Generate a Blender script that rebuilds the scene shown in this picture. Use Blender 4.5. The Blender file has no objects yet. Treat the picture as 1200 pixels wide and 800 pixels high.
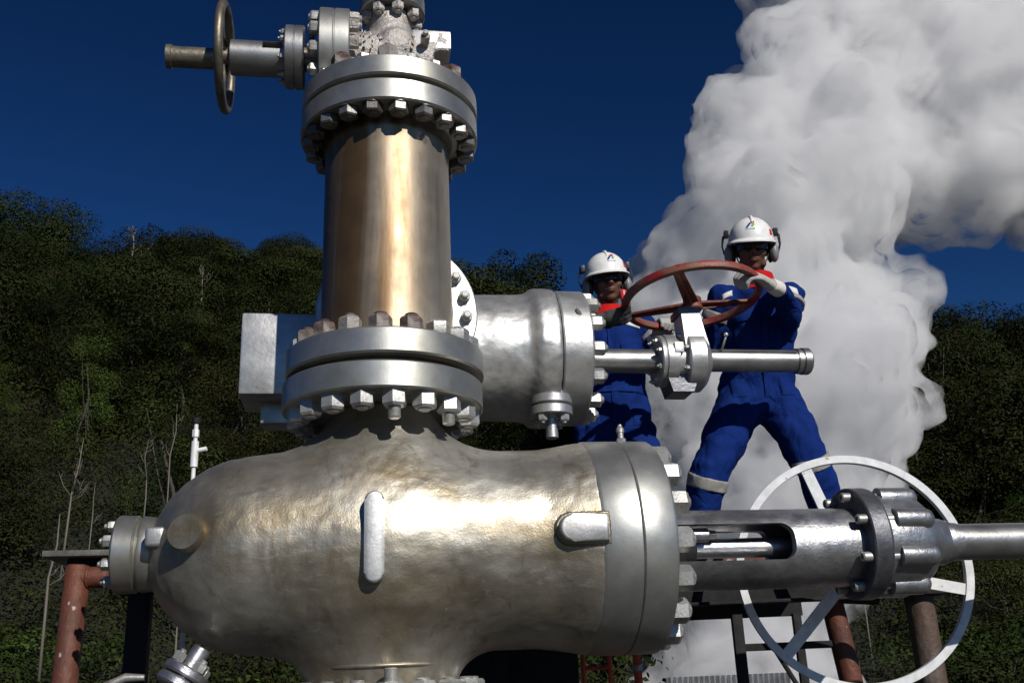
import bpy, bmesh, math, random
import numpy as np
from mathutils import Vector, Matrix, Quaternion, noise as mnoise
from mathutils.bvhtree import BVHTree

random.seed(7)
SC = bpy.context.scene
COL = SC.collection
PI = math.pi
def R(a): return math.radians(a)
def V(*a): return Vector(a)

ZC = 1.5                       # height of the eye above the ground; near heights below are given relative to it
YAW = 0.1682                   # the valve stems run off to the right and slightly away
ORG = V(-0.3988, 3.0, 0)
SUN_AZ, SUN_EL = R(30), R(31)  # sun behind the viewer's right shoulder
SUN_DIR = V(math.sin(SUN_AZ)*math.cos(SUN_EL), -math.cos(SUN_AZ)*math.cos(SUN_EL), math.sin(SUN_EL))

# ------------------------------------------------------------------ materials
class NT:
    def __init__(s, name):
        s.m = bpy.data.materials.new(name); s.m.use_nodes = True
        s.t = s.m.node_tree; s.t.nodes.clear()
        s.out = s.n('ShaderNodeOutputMaterial')
    def n(s, ty, **kw):
        nd = s.t.nodes.new(ty)
        for k, v in kw.items(): setattr(nd, k, v)
        return nd
    def l(s, a, b): s.t.links.new(a, b)
    def coords(s, scale=(1, 1, 1), kind='Object'):
        c = s.n('ShaderNodeTexCoord'); mp = s.n('ShaderNodeMapping')
        mp.inputs['Scale'].default_value = scale
        s.l(c.outputs[kind], mp.inputs['Vector']); return mp.outputs['Vector']
    def noise(s, vec, scale, detail=4, rough=.55, dist=0):
        nd = s.n('ShaderNodeTexNoise'); nd.inputs['Scale'].default_value = scale
        nd.inputs['Detail'].default_value = detail; nd.inputs['Roughness'].default_value = rough
        nd.inputs['Distortion'].default_value = dist
        if vec is not None: s.l(vec, nd.inputs['Vector'])
        return nd.outputs['Fac']
    def ramp(s, fac, stops):
        nd = s.n('ShaderNodeValToRGB'); cr = nd.color_ramp
        while len(cr.elements) < len(stops): cr.elements.new(.5)
        for e, (p, c) in zip(cr.elements, stops):
            e.position = p; e.color = (c, c, c, 1) if isinstance(c, (int, float)) else (*c, 1)
        s.l(fac, nd.inputs['Fac']); return nd.outputs['Color']
    def mix(s, fac, a, b):
        nd = s.n('ShaderNodeMix', data_type='RGBA')
        for sock, val in ((nd.inputs[0], fac), (nd.inputs[6], a), (nd.inputs[7], b)):
            if isinstance(val, (tuple, list)): sock.default_value = (*val, 1)
            elif isinstance(val, (int, float)): sock.default_value = val
            else: s.l(val, sock)
        return nd.outputs[2]
    def bsdf(s, color, rough, metal=0, bump=None, strength=.3, dist=.01, **kw):
        b = s.n('ShaderNodeBsdfPrincipled')
        def put(sock, val):
            if isinstance(val, (tuple, list)): sock.default_value = (*val, 1)
            elif isinstance(val, (int, float)): sock.default_value = val
            else: s.l(val, sock)
        put(b.inputs['Base Color'], color); put(b.inputs['Roughness'], rough); put(b.inputs['Metallic'], metal)
        for k, v in kw.items(): put(b.inputs[k.replace('_', ' ')], v)
        if bump is not None:
            bp = s.n('ShaderNodeBump'); bp.inputs['Strength'].default_value = strength; bp.inputs['Distance'].default_value = dist
            s.l(bump, bp.inputs['Height']); s.l(bp.outputs['Normal'], b.inputs['Normal'])
        s.l(b.outputs[0], s.out.inputs['Surface']); return s.m

def metal(name, base, stain, rough=(.32, .5), met=.85, sscale=3.0, cover=(.45, .7), bscale=45, bump=.25, stretch=(1, 1, 1), dist=.01, spots=None, worn=False):
    t = NT(name); v = t.coords(stretch); v0 = t.coords()
    f = t.ramp(t.noise(v, sscale, 6, .6, .4), [(cover[0], 0), (cover[1], 1)])
    c = t.mix(f, base, stain)
    g = t.ramp(t.noise(v0, sscale*5, 5, .65), [(.35, .82), (.65, 1.08)])
    mul = t.n('ShaderNodeMix', data_type='RGBA', blend_type='MULTIPLY'); mul.inputs[0].default_value = 1
    t.l(c, mul.inputs[6]); t.l(g, mul.inputs[7]); c = mul.outputs[2]
    if 'nut' in name:   # no two nuts weathered alike
        rn_ = t.n('ShaderNodeObjectInfo'); c = t.mix(t.ramp(rn_.outputs['Random'], [(.25, 0), (1, .8)]), c, stain)
        rs_ = t.ramp(t.noise(v0, 38, 4, .6), [(.60, 0), (.68, .7)]); c = t.mix(rs_, c, (.16, .085, .05))
    if spots:
        sp = t.ramp(t.noise(v0, spots[0], 3, .5), [(spots[1], 0), (spots[1]+.04, 1)])
        c = t.mix(sp, c, spots[2])
    if worn:   # runs of brown water stain, brushed-on paint marks and fine cast grain
        d_ = t.ramp(t.noise(t.coords((9, 9, .9)), 1.6, 7, .65, .6), [(.54, 0), (.67, .62)]); c = t.mix(d_, c, (.21, .16, .095))
        d_ = t.ramp(t.noise(t.coords((1.2, 3, 3)), 9, 8, .75, 1.5), [(.58, 0), (.66, .5)]); c = t.mix(d_, c, (.62, .60, .55))
    r = t.ramp(t.noise(v0, sscale*4, 4), [(.3, rough[0]), (.7, rough[1])])
    bp = t.noise(v0, bscale, 6, .65)
    if worn:
        m2 = t.n('ShaderNodeMath', operation='MULTIPLY_ADD'); t.l(t.noise(v0, 170, 4, .7), m2.inputs[0]); m2.inputs[1].default_value = .45; t.l(bp, m2.inputs[2]); bp = m2.outputs[0]
    return t.bsdf(c, r, met, bp, bump, dist)

M = {}
M['cast'] = metal('silver painted casting', (.52, .505, .455), (.265, .215, .135), (.35, .49), .80, 1.9, (.40, .68), 34, .20, (1, 1, 1.6), .007, (34, .74, (.66, .65, .6)), True)
M['ring'] = metal('silver painted machined flange', (.43, .43, .405), (.34, .315, .245), (.36, .46), .82, 2.2, (.5, .75), 160, .06, (1, 1, 1), .004)
M['column'] = metal('brown stained steel pipe', (.50, .46, .40), (.20, .125, .068), (.33, .44), .85, 2.3, (.36, .60), 90, .04, (2.2, 2.2, .22), .004)
t = NT('brown stained steel column'); v = t.coords((2.0, 2.0, .2)); v0 = t.coords()
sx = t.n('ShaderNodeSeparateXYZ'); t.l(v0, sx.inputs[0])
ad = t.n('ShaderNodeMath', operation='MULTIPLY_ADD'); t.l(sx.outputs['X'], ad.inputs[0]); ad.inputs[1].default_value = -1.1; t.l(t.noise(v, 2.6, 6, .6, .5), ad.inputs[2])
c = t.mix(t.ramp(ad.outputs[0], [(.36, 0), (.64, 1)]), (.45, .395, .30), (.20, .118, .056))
c = t.mix(t.ramp(t.noise(t.coords((5, 5, .25)), 4, 5, .6), [(.50, 0), (.80, .4)]), c, (.13, .08, .045))
c = t.mix(t.ramp(t.noise(v0, 7, 3, .5), [(.66, 0), (.70, .55)]), c, (.12, .06, .05))
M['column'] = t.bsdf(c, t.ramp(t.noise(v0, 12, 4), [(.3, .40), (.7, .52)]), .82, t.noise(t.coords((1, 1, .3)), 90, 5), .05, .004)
M['bluff'] = metal('bright aluminium paint', (.50, .50, .495), (.35, .335, .31), (.36, .52), .75, 3.5, (.50, .8), 60, .16, (1, 1, 1), .006, (45, .72, (.25, .2, .15)))
M['nut'] = metal('galvanised nut', (.52, .52, .50), (.34, .33, .31), (.36, .5), .65, 12, (.5, .8), 120, .15)
M['palenut'] = metal('painted flange nut', (.50, .50, .49), (.38, .37, .35), (.4, .55), .2, 12, (.5, .8), 120, .15)
M['darknut'] = metal('shaded nut', (.30, .295, .285), (.13, .115, .10), (.36, .5), .75, 12, (.4, .7), 120, .15)  # nut metal darkened to carry the shade under the riser's top flange
M['rustnut'] = metal('rusty nut', (.10, .052, .042), (.36, .34, .32), (.5, .7), .35, 14, (.42, .62), 120, .35)
M['steel'] = metal('dark machined steel', (.46, .46, .475), (.2, .19, .19), (.30, .44), .88, 5, (.45, .7), 60, .2)
M['gear'] = metal('grey cast gear housing', (.42, .425, .435), (.2, .195, .19), (.3, .42), .85, 5, (.5, .8), 80, .2)
M['darkflange'] = metal('dark blue grey flange', (.15, .155, .175), (.09, .09, .10), (.35, .5), .6, 6, (.4, .7), 80, .2)
M['pipe'] = metal('satin grey pipe', (.36, .36, .355), (.27, .26, .25), (.34, .44), .85, 3, (.45, .7), 90, .08, (.4, 1, 1))
M['bronze'] = metal('weathered bronze grey', (.235, .205, .16), (.11, .09, .065), (.36, .5), .7, 6, (.45, .7), 60, .2)
M['oldvalve'] = metal('weathered small valve casting', (.50, .47, .44), (.26, .155, .11), (.4, .6), .65, 9, (.54, .70), 75, .6, (1, 1, 1), .012)
M['gasket'] = metal('black gasket', (.03, .03, .03), (.05, .045, .04), (.6, .8), .1, 8)
M['white'] = metal('white painted rim', (.78, .79, .80), (.62, .62, .62), (.4, .55), .05, 5, (.55, .85), 60, .1, (1, 1, 1), .004, (26, .70, (.38, .36, .34)))
M['red'] = metal('chipped red paint', (.27, .016, .015), (.20, .085, .055), (.38, .55), .05, 9, (.44, .54), 60, .3)
M['redrust'] = metal('rusty worn red spoke', (.14, .03, .022), (.33, .14, .06), (.45, .65), .1, 8, (.5, .66), 60, .4)
M['knob'] = metal('bright red grip', (.62, .03, .035), (.5, .05, .05), (.3, .4), 0, 8)
M['rust'] = metal('rust brown primer pipe', (.135, .042, .024), (.07, .034, .024), (.5, .7), .15, 7, (.45, .7), 50, .45, (1, 1, .5), .01, (18, .68, (.42, .40, .38)))
M['greyrust'] = metal('brown grey worn pipe', (.10, .062, .046), (.2, .185, .175), (.5, .7), .25, 6, (.5, .7), 50, .4, (1, 1, .4))
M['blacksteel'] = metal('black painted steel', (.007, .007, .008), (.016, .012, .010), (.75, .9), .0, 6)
M['plate'] = metal('grey green steel plate', (.17, .17, .15), (.10, .09, .08), (.5, .65), .3, 8)
M['orange'] = metal('orange red ladder paint', (.75, .09, .03), (.45, .06, .03), (.4, .5), 0, 8)
M['sheet'] = metal('weathered zinc sheet', (.42, .43, .44), (.3, .3, .3), (.4, .55), .6, 5)
M['scuff'] = metal('black scuffed paint', (.02, .02, .02), (.05, .05, .05), (.5, .6), 0, 30)

def cloth(name, c, c2, rough=.8, scale=18, bump=.5):
    t = NT(name); v = t.coords()
    f = t.ramp(t.noise(v, scale, 5, .6), [(.35, 0), (.7, 1)])
    big = t.noise(t.coords((1, 1, .55)), 11, 3, .5, .8); 
    wv = t.noise(v, 420, 2, .6)
    ad = t.n('ShaderNodeMath', operation='MULTIPLY_ADD'); t.l(wv, ad.inputs[0]); ad.inputs[1].default_value = .06; t.l(big, ad.inputs[2])
    return t.bsdf(t.mix(f, c, c2), rough, 0, ad.outputs[0], bump, .03, Specular_IOR_Level=.12)
M['blue'] = cloth('royal blue cotton', (.004, .0235, .158), (.003, .017, .112), .85, 14, .75)
M['redcloth'] = cloth('red cotton', (.55, .012, .010), (.45, .01, .01), .8, 20, .4)
M['tape'] = cloth('grey reflective tape', (.34, .325, .30), (.26, .25, .235), .45, 60, .1)
M['whitetape'] = cloth('white reflective tape', (.72, .72, .72), (.6, .6, .6), .5, 60, .1)
M['glove'] = cloth('grey knitted glove', (.46, .45, .43), (.34, .335, .32), .9, 70, .35)
M['gloveblack'] = cloth('black coated glove', (.016, .016, .017), (.10, .10, .097), .8, 24, .35)
M['cuff'] = cloth('white knitted cuff', (.72, .70, .65), (.6, .57, .52), .9, 60, .4)
t = NT('tan skin'); v = t.coords()
M['skin'] = t.bsdf(t.mix(t.noise(v, 40, 5), (.165, .072, .040), (.115, .050, .029)), .45, 0, t.noise(v, 260, 4), .15, .002)
t = NT('white helmet plastic'); v = t.coords()
M['helmet'] = t.bsdf(t.mix(t.ramp(t.noise(v, 30, 6), [(.5, 0), (.72, 1)]), (.80, .80, .78), (.68, .67, .63)), .32, 0, t.noise(v, 200, 2), .03, .002)
def plain(name, c, r, met=0):
    t = NT(name); v = t.coords(); d = tuple(x*.8 for x in c)
    M[name] = t.bsdf(t.mix(t.noise(v, 35, 4), c, d), r, met, t.noise(v, 140, 3), .08, .003)
plain('muff grey', (.24, .245, .26), .4); plain('muff black', (.018, .018, .02), .45); plain('lens', (.005, .005, .006), .22)
plain('emblem blue', (.01, .05, .34), .4); plain('emblem red', (.62, .02, .02), .4); plain('emblem green', (.20, .50, .02), .4); plain('emblem grey', (.3, .32, .4), .5)
plain('lip', (.13, .045, .034), .45); plain('boot', (.02, .018, .016), .5); plain('hair', (.012, .01, .009), .6)
plain('pale bark', (.17, .15, .125), .85)

def leafmat(name, a, b, c):
    t = NT(name)
    oi = t.n('ShaderNodeObjectInfo'); geo = t.n('ShaderNodeNewGeometry')
    v = t.coords()
    col = t.mix(oi.outputs['Random'], a, b)
    wn = t.n('ShaderNodeTexWhiteNoise', noise_dimensions='1D'); t.l(oi.outputs['Random'], wn.inputs['W'])
    tone = t.ramp(wn.outputs['Value'], [(0, .45), (.6, .95), (1, 1.75)])
    m0 = t.n('ShaderNodeMix', data_type='RGBA', blend_type='MULTIPLY'); m0.inputs[0].default_value = 1
    m0.label = 'tone of each tree'
    t.l(col, m0.inputs[6]); t.l(tone, m0.inputs[7]); col = m0.outputs[2]
    f = t.ramp(t.noise(v, .55, 4, .6), [(.42, 0), (.68, 1)])
    col = t.mix(f, col, c)
    isl = t.ramp(geo.outputs['Random Per Island'], [(0, .72), (1, 1.12)])
    mul = t.n('ShaderNodeMix', data_type='RGBA', blend_type='MULTIPLY'); mul.inputs[0].default_value = 1
    t.l(col, mul.inputs[6]); t.l(isl, mul.inputs[7])
    b_ = t.n('ShaderNodeBsdfPrincipled'); b_.inputs['Roughness'].default_value = .6
    b_.inputs['Specular IOR Level'].default_value = .05
    t.l(mul.outputs[2], b_.inputs['Base Color']); t.l(b_.outputs[0], t.out.inputs['Surface'])
    return t.m
M['leaf1'] = leafmat('dark jungle leaf', (.012, .020, .006), (.021, .027, .008), (.030, .034, .010))
M['leaf2'] = leafmat('olive jungle leaf', (.022, .030, .008), (.040, .040, .013), (.015, .022, .007))
M['leaf3'] = leafmat('bright shrub leaf', (.022, .046, .009), (.036, .055, .012), (.046, .056, .015))
t = NT('trunk bark'); v = t.coords((1, 1, .3))
M['bark'] = t.bsdf(t.mix(t.noise(v, 9, 5), (.03, .025, .019), (.065, .058, .047)), .85, 0, t.noise(v, 20, 5), .5, .03)
t = NT('forest floor'); v = t.coords()
M['soil'] = t.bsdf(t.ramp(t.noise(v, .35, 8, .7), [(.3, (.008, .011, .005)), (.6, (.018, .022, .009)), (.8, (.03, .028, .014))]), .9, 0, t.noise(v, 1.2, 8, .7), 1, .6)
t = NT('gravel pad'); v = t.coords()
M['gravel'] = t.bsdf(t.ramp(t.noise(v, 14, 8, .75), [(.3, (.022, .021, .019)), (.7, (.065, .060, .053))]), .9, 0, t.noise(v, 30, 8, .7), .6, .03)

# ------------------------------------------------------------------ mesh builder
def basis(ax):
    ax = Vector(ax).normalized()
    h = V(0, 0, 1) if abs(ax.z) < .9 else V(1, 0, 0)
    e1 = h.cross(ax).normalized(); e2 = ax.cross(e1)
    return ax, e1, e2

class MB:
    def __init__(s): s.bm = bmesh.new()
    def lathe(s, o, ax, prof, seg=48, sx=1, sy=1, e1=None):
        o = Vector(o); a, x, y = basis(ax)
        if e1 is not None:
            x = (Vector(e1) - a*Vector(e1).dot(a)).normalized(); y = a.cross(x)
        rings = []
        for (h, r) in prof:
            if r < 1e-6: rings.append([s.bm.verts.new(o + a*h)])
            else: rings.append([s.bm.verts.new(o + a*h + x*(r*sx*math.cos(2*PI*k/seg)) + y*(r*sy*math.sin(2*PI*k/seg))) for k in range(seg)])
        for p, q in zip(rings, rings[1:]):
            for k in range(seg):
                k2 = (k+1) % seg
                if len(p) == 1 and len(q) == 1: continue
                if len(p) == 1: s.bm.faces.new((p[0], q[k2], q[k]))
                elif len(q) == 1: s.bm.faces.new((p[k], p[k2], q[0]))
                else: s.bm.faces.new((p[k], p[k2], q[k2], q[k]))
        if len(rings[0]) > 1: s.bm.faces.new(rings[0][::-1])
        if len(rings[-1]) > 1: s.bm.faces.new(rings[-1])
        return s
    def cyl(s, a, b, r, seg=32, ch=None, r2=None):
        a = Vector(a); b = Vector(b); L = (b-a).length; r2 = r if r2 is None else r2
        c = min(r*.12, L*.2, .006) if ch is None else ch
        pr = [(0, r-c), (c, r), (L-c, r2), (L, r2-c)] if c > 0 else [(0, r), (L, r2)]
        return s.lathe(a, b-a, pr, seg)
    def ring(s, o, ax, h0, h1, r0, r1, seg=64, ch=.004):
        # closed ring of rectangular section
        o = Vector(o); a, x, y = basis(ax)
        sec = [(h0, r0), (h0, r1-ch), (h0+ch, r1), (h1-ch, r1), (h1, r1-ch), (h1, r0)]
        rg = [[s.bm.verts.new(o + a*h + x*(r*math.cos(2*PI*k/seg)) + y*(r*math.sin(2*PI*k/seg))) for k in range(seg)] for h, r in sec]
        n = len(rg)
        for i in range(n):
            p, q = rg[i], rg[(i+1) % n]
            for k in range(seg):
                k2 = (k+1) % seg; s.bm.faces.new((p[k], p[k2], q[k2], q[k]))
        return s
    def box(s, c, h, ax=None, bev=.004, segs=2):
        c = Vector(c); ax = ax or (V(1, 0, 0), V(0, 1, 0), V(0, 0, 1))
        vs = [s.bm.verts.new(c + ax[0]*(i*h[0]) + ax[1]*(j*h[1]) + ax[2]*(k*h[2])) for i in (-1, 1) for j in (-1, 1) for k in (-1, 1)]
        fs = [s.bm.faces.new([vs[i] for i in f]) for f in ((0, 1, 3, 2), (4, 6, 7, 5), (0, 4, 5, 1), (2, 3, 7, 6), (0, 2, 6, 4), (1, 5, 7, 3))]
        if bev:
            es = list({e for f in fs for e in f.edges})
            bmesh.ops.bevel(s.bm, geom=es, offset=bev, segments=segs, affect='EDGES', profile=.6)
        return s
    def prism(s, pts, o, ex, ey, ez, th, bev=.003, segs=2):
        o, ex, ey, ez = map(Vector, (o, ex, ey, ez))
        a = [s.bm.verts.new(o + ex*p[0] + ey*p[1]) for p in pts]
        b = [s.bm.verts.new(o + ex*p[0] + ey*p[1] + ez*th) for p in pts]
        fs = [s.bm.faces.new(a[::-1]), s.bm.faces.new(b)]
        n = len(pts)
        for i in range(n): fs.append(s.bm.faces.new((a[i], a[(i+1) % n], b[(i+1) % n], b[i])))
        if bev: bmesh.ops.bevel(s.bm, geom=list(fs[1].edges) , offset=bev, segments=segs, affect='EDGES', profile=.6)
        return s
    def tube(s, pts, rad, seg=12, closed=False, flat=None):
        pts = [Vector(p) for p in pts]; n = len(pts)
        if not isinstance(rad, (list, tuple)): rad = [rad]*n
        rg = []; px = None
        for i, p in enumerate(pts):
            if closed: t = pts[(i+1) % n] - pts[i-1]
            else: t = pts[min(i+1, n-1)] - pts[max(i-1, 0)]
            t.normalize()
            if px is None: _, px, _y = basis(t)
            px = (px - t*px.dot(t)).normalized(); y = t.cross(px)
            rg.append([s.bm.verts.new(p + px*(rad[i]*math.cos(2*PI*k/seg)) + y*(rad[i]*math.sin(2*PI*k/seg))) for k in range(seg)])
        for i in range(n if closed else n-1):
            p, q = rg[i], rg[(i+1) % n]
            off = 0
            if closed and i == n-1:
                off = min(range(seg), key=lambda o_: (p[0].co-q[o_].co).length)
            for k in range(seg):
                k2 = (k+1) % seg; s.bm.faces.new((p[k], p[k2], q[(k2+off) % seg], q[(k+off) % seg]))
        if not closed:
            s.bm.faces.new(rg[0][::-1]); s.bm.faces.new(rg[-1])
        return s
    def ell(s, c, r, ax=None, seg=24, rings=14):
        c = Vector(c); ax = ax or (V(1, 0, 0), V(0, 1, 0), V(0, 0, 1))
        rg = []
        for i in range(rings+1):
            th = PI*i/rings
            if i in (0, rings): rg.append([s.bm.verts.new(c + ax[2]*(r[2]*math.cos(th)))])
            else: rg.append([s.bm.verts.new(c + ax[2]*(r[2]*math.cos(th)) + (ax[0]*(r[0]*math.cos(2*PI*k/seg)) + ax[1]*(r[1]*math.sin(2*PI*k/seg)))*math.sin(th)) for k in range(seg)])
        for p, q in zip(rg, rg[1:]):
            for k in range(seg):
                k2 = (k+1) % seg
                if len(p) == 1: s.bm.faces.new((p[0], q[k], q[k2]))
                elif len(q) == 1: s.bm.faces.new((p[k2], p[k], q[0]))
                else: s.bm.faces.new((p[k2], p[k], q[k], q[k2]))
        return s
    def loft(s, secs, seg=28):
        # secs: (centre, rx vector, ry vector)
        rg = [[s.bm.verts.new(Vector(c) + Vector(a)*math.cos(2*PI*k/seg) + Vector(b)*math.sin(2*PI*k/seg)) for k in range(seg)] for c, a, b in secs]
        for p, q in zip(rg, rg[1:]):
            for k in range(seg):
                k2 = (k+1) % seg; s.bm.faces.new((p[k], p[k2], q[k2], q[k]))
        s.bm.faces.new(rg[0][::-1]); s.bm.faces.new(rg[-1]); return s
    def limb(s, pts, rad, seg=16):
        # chain of rounded, tapering segments (closed volumes, to be fused)
        pts = [Vector(p) for p in pts]
        for i, p in enumerate(pts): s.ell(p, (rad[i],)*3, seg=seg, rings=10)
        for i in range(len(pts)-1):
            d = pts[i+1]-pts[i]
            if d.length > 1e-4: s.lathe(pts[i], d, [(0, rad[i]), (d.length, rad[i+1])], seg)
        return s
    def mesh(s, name, mats, base=V(0, 0, 0), smooth=38):
        bmesh.ops.recalc_face_normals(s.bm, faces=s.bm.faces[:])
        me = bpy.data.meshes.new(name)
        if base.length > 0: bmesh.ops.translate(s.bm, verts=s.bm.verts[:], vec=-base)
        s.bm.to_mesh(me); s.bm.free()
        finish(me, mats, smooth); return me

def finish(me, mats, smooth=38):
    for m in (mats if isinstance(mats, (list, tuple)) else [mats]): me.materials.append(M[m] if isinstance(m, str) else m)
    if smooth is not None and len(me.polygons):
        me.polygons.foreach_set('use_smooth', [True]*len(me.polygons))
        if smooth < 180: me.set_sharp_from_angle(angle=R(smooth))
    me.update()

def tag(o, label=None, cat=None, group=None, kind=None):
    if label: o['label'] = label
    if cat: o['category'] = cat
    if group: o['group'] = group
    if kind: o['kind'] = kind
    return o

BASE = {}
def v2w(u, v, z):
    c, s_ = math.cos(YAW), math.sin(YAW)
    return V(ORG.x + u*c - v*s_, ORG.y + u*s_ + v*c, z + ZC)
def thing(name, label, cat, base, frame='v', group=None):
    o = bpy.data.objects.new(name, None); COL.objects.link(o); o.empty_display_size = .1
    base = Vector(base)
    if frame == 'v': o.location = v2w(*base); o.rotation_euler = (0, 0, YAW)
    else: o.location = (base.x, base.y, base.z + ZC)
    tag(o, label, cat, group); BASE[o.name] = base
    return o
def rootof(o):
    while o.parent: o = o.parent
    return o
def part(name, mb, mat, parent, smooth=38):
    me = mb.mesh(name, mat, BASE[rootof(parent).name], smooth)
    o = bpy.data.objects.new(name, me); COL.objects.link(o); o.parent = parent; return o
def link(name, me, parent, pos, axis=(0, 0, 1), spin=0):
    o = bpy.data.objects.new(name, me); COL.objects.link(o); o.parent = parent
    o.location = Vector(pos) - BASE[rootof(parent).name]
    o.rotation_mode = 'QUATERNION'
    o.rotation_quaternion = V(0, 0, 1).rotation_difference(Vector(axis).normalized()) @ Quaternion((0, 0, 1), spin)
    return o

def eval_mesh(me, mods):
    """run a list of (type, settings) modifiers over a mesh and return the plain result"""
    o = bpy.data.objects.new('tmp', me); COL.objects.link(o)
    for ty, kw in mods:
        m = o.modifiers.new(ty, ty)
        for k, v in kw.items(): setattr(m, k, v)
    dg = bpy.context.evaluated_depsgraph_get(); dg.update()
    out = bpy.data.meshes.new_from_object(o.evaluated_get(dg)); bpy.data.objects.remove(o)
    return out
def tex(name, size, depth=2):
    t = bpy.data.textures.new(name, 'CLOUDS'); t.noise_scale = size; t.noise_depth = depth; return t
def fused(name, mb, mat, parent, voxel, smooth=6, disp=(), sdf=None, fac=.5):
    base = BASE[rootof(parent).name]
    bmesh.ops.recalc_face_normals(mb.bm, faces=mb.bm.faces[:])
    me = bpy.data.meshes.new(name); mb.bm.to_mesh(me); mb.bm.free()
    me = eval_mesh(me, [('REMESH', dict(mode='VOXEL', voxel_size=voxel, adaptivity=0))])
    if sdf is not None:
        n = len(me.vertices); P = np.empty(n*3); me.vertices.foreach_get('co', P); P = P.reshape(-1, 3)
        for it in range(12):
            f0 = sdf(P); g = np.stack([(sdf(P+d)-f0)/1e-4 for d in np.eye(3)*1e-4], 1)
            P = P - .8*g*(f0/np.maximum((g*g).sum(1), .2))[:, None]
        me.vertices.foreach_set('co', P.ravel()); me.update()
    mods = [('SMOOTH', dict(factor=fac, iterations=smooth))] if smooth else []
    for tx, st in disp: mods.append(('DISPLACE', dict(texture=tx, strength=st, mid_level=.5, texture_coords='LOCAL')))
    if mods: me = eval_mesh(me, mods)
    me.transform(Matrix.Translation(-base)); me.name = name
    me.materials.clear(); finish(me, mat, 180)
    o = bpy.data.objects.new(name, me); COL.objects.link(o); o.parent = parent; return o
def cut(mb, cutter):
    """boolean difference; returns a new MB"""
    bmesh.ops.recalc_face_normals(mb.bm, faces=mb.bm.faces[:]); bmesh.ops.recalc_face_normals(cutter.bm, faces=cutter.bm.faces[:])
    a = bpy.data.meshes.new('a'); mb.bm.to_mesh(a); b = bpy.data.meshes.new('b'); cutter.bm.to_mesh(b)
    ob = bpy.data.objects.new('cutter', b); COL.objects.link(ob)
    res = eval_mesh(a, [('BOOLEAN', dict(operation='DIFFERENCE', object=ob, solver='EXACT'))])
    bpy.data.objects.remove(ob)
    out = MB(); out.bm.from_mesh(res); return out

def nutmesh(name, af, h, mat, stud=0, sr=None, washer=0):
    m = MB(); r = af/2/math.cos(PI/6); z = 0
    if washer: m.lathe((0, 0, 0), (0, 0, 1), [(0, r*1.02), (washer, r*1.02)], 24); z = washer
    m.lathe((0, 0, z), (0, 0, 1), [(0, r*.96), (h*.07, r), (h*.84, r), (h, r*.84)], 6)
    if stud:
        sr = sr or af*.27
        pr = [(0, sr)]; q = 0.002
        while q < stud-.004: pr += [(q, sr), (q+.0012, sr*.93)]; q += .0024
        m.lathe((0, 0, z+h*.97), (0, 0, 1), pr + [(stud-.003, sr), (stud, sr*.75)], 16)
    return m.mesh(name, mat, smooth=25)
NUT = dict(
    top=nutmesh('nut', .056, .030, 'darknut', .006, .017, .002), big=nutmesh('nut', .064, .043, 'nut', .008, .02, .003), bigstud=nutmesh('nut', .064, .043, 'nut', .036, .019, .003), bigrust=nutmesh('nut', .062, .046, 'rustnut', .012, .02),
    ring=nutmesh('nut', .064, .052, 'nut', .010, .02), mid=nutmesh('nut', .05, .042, 'nut', .012, .014), face=nutmesh('nut', .036, .024, 'palenut', .014, .013, .003),
    small=nutmesh('nut', .03, .024, 'nut', .010, .009), tiny=nutmesh('nut', .018, .015, 'nut', .008, .0055), smallrust=nutmesh('nut', .03, .024, 'rustnut', .008, .009),
    crown=nutmesh('nut', .040, .03, 'nut', .008, .012), crowndark=nutmesh('nut', .040, .032, 'oldvalve', .01, .012))
def sockmesh():
    m = MB(); m.lathe((0, 0, 0), (0, 0, 1), [(0, .0155), (.03, .0155), (.034, .013), (.034, .008), (.022, .007), (.022, 0)], 20)
    return m.mesh('bolt', 'nut', smooth=30)
SOCK = sockmesh()
def nut_circle(parent, o, ax, rb, n, phase, kinds, e1, skip=(), name='nut'):
    o = Vector(o); a = Vector(ax).normalized(); x = (Vector(e1) - a*Vector(e1).dot(a)).normalized(); y = a.cross(x)
    rnd = random.Random(n*7+int(rb*1000))
    for k in range(n):
        if k in skip: continue
        an = phase + 2*PI*k/n
        kd = kinds(k) if callable(kinds) else kinds
        link(name, NUT[kd] if isinstance(kd, str) else kd, parent, o + x*rb*math.cos(an) + y*rb*math.sin(an), a, rnd.uniform(0, PI/3))

# ------------------------------------------------------------------ master valve (large lower valve)
master = thing('master_valve', 'large silver lower valve with bulging cast body, slotted stem guard and white rimmed handwheel', 'valve', (0, 0, -1.5))
AX = V(1, 0, 0); UP = V(0, 0, 1)
prof = [(-.68, 0), (-.676, .05), (-.662, .10), (-.63, .155), (-.585, .203), (-.53, .243), (-.467, .271), (-.39, .284), (-.2, .290), (.3, .292), (.45, .296), (.54, .309), (.585, .316), (.60, .316)]
ps = np.array([p[0] for p in prof]); pr_ = np.array([p[1] for p in prof])
mb = MB(); mb.lathe((0, 0, .38), AX, prof, 64); mb.lathe((-.012, 0, .30), UP, [(0, .13), (.498, .13)], 48); mb.lathe((-.012, 0, -.06), UP, [(0, .21), (.3, .21)], 48)
def smin(a, b, k):
    h = np.maximum(k-np.abs(a-b), 0)/k; return np.minimum(a, b) - h*h*k/4
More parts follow.
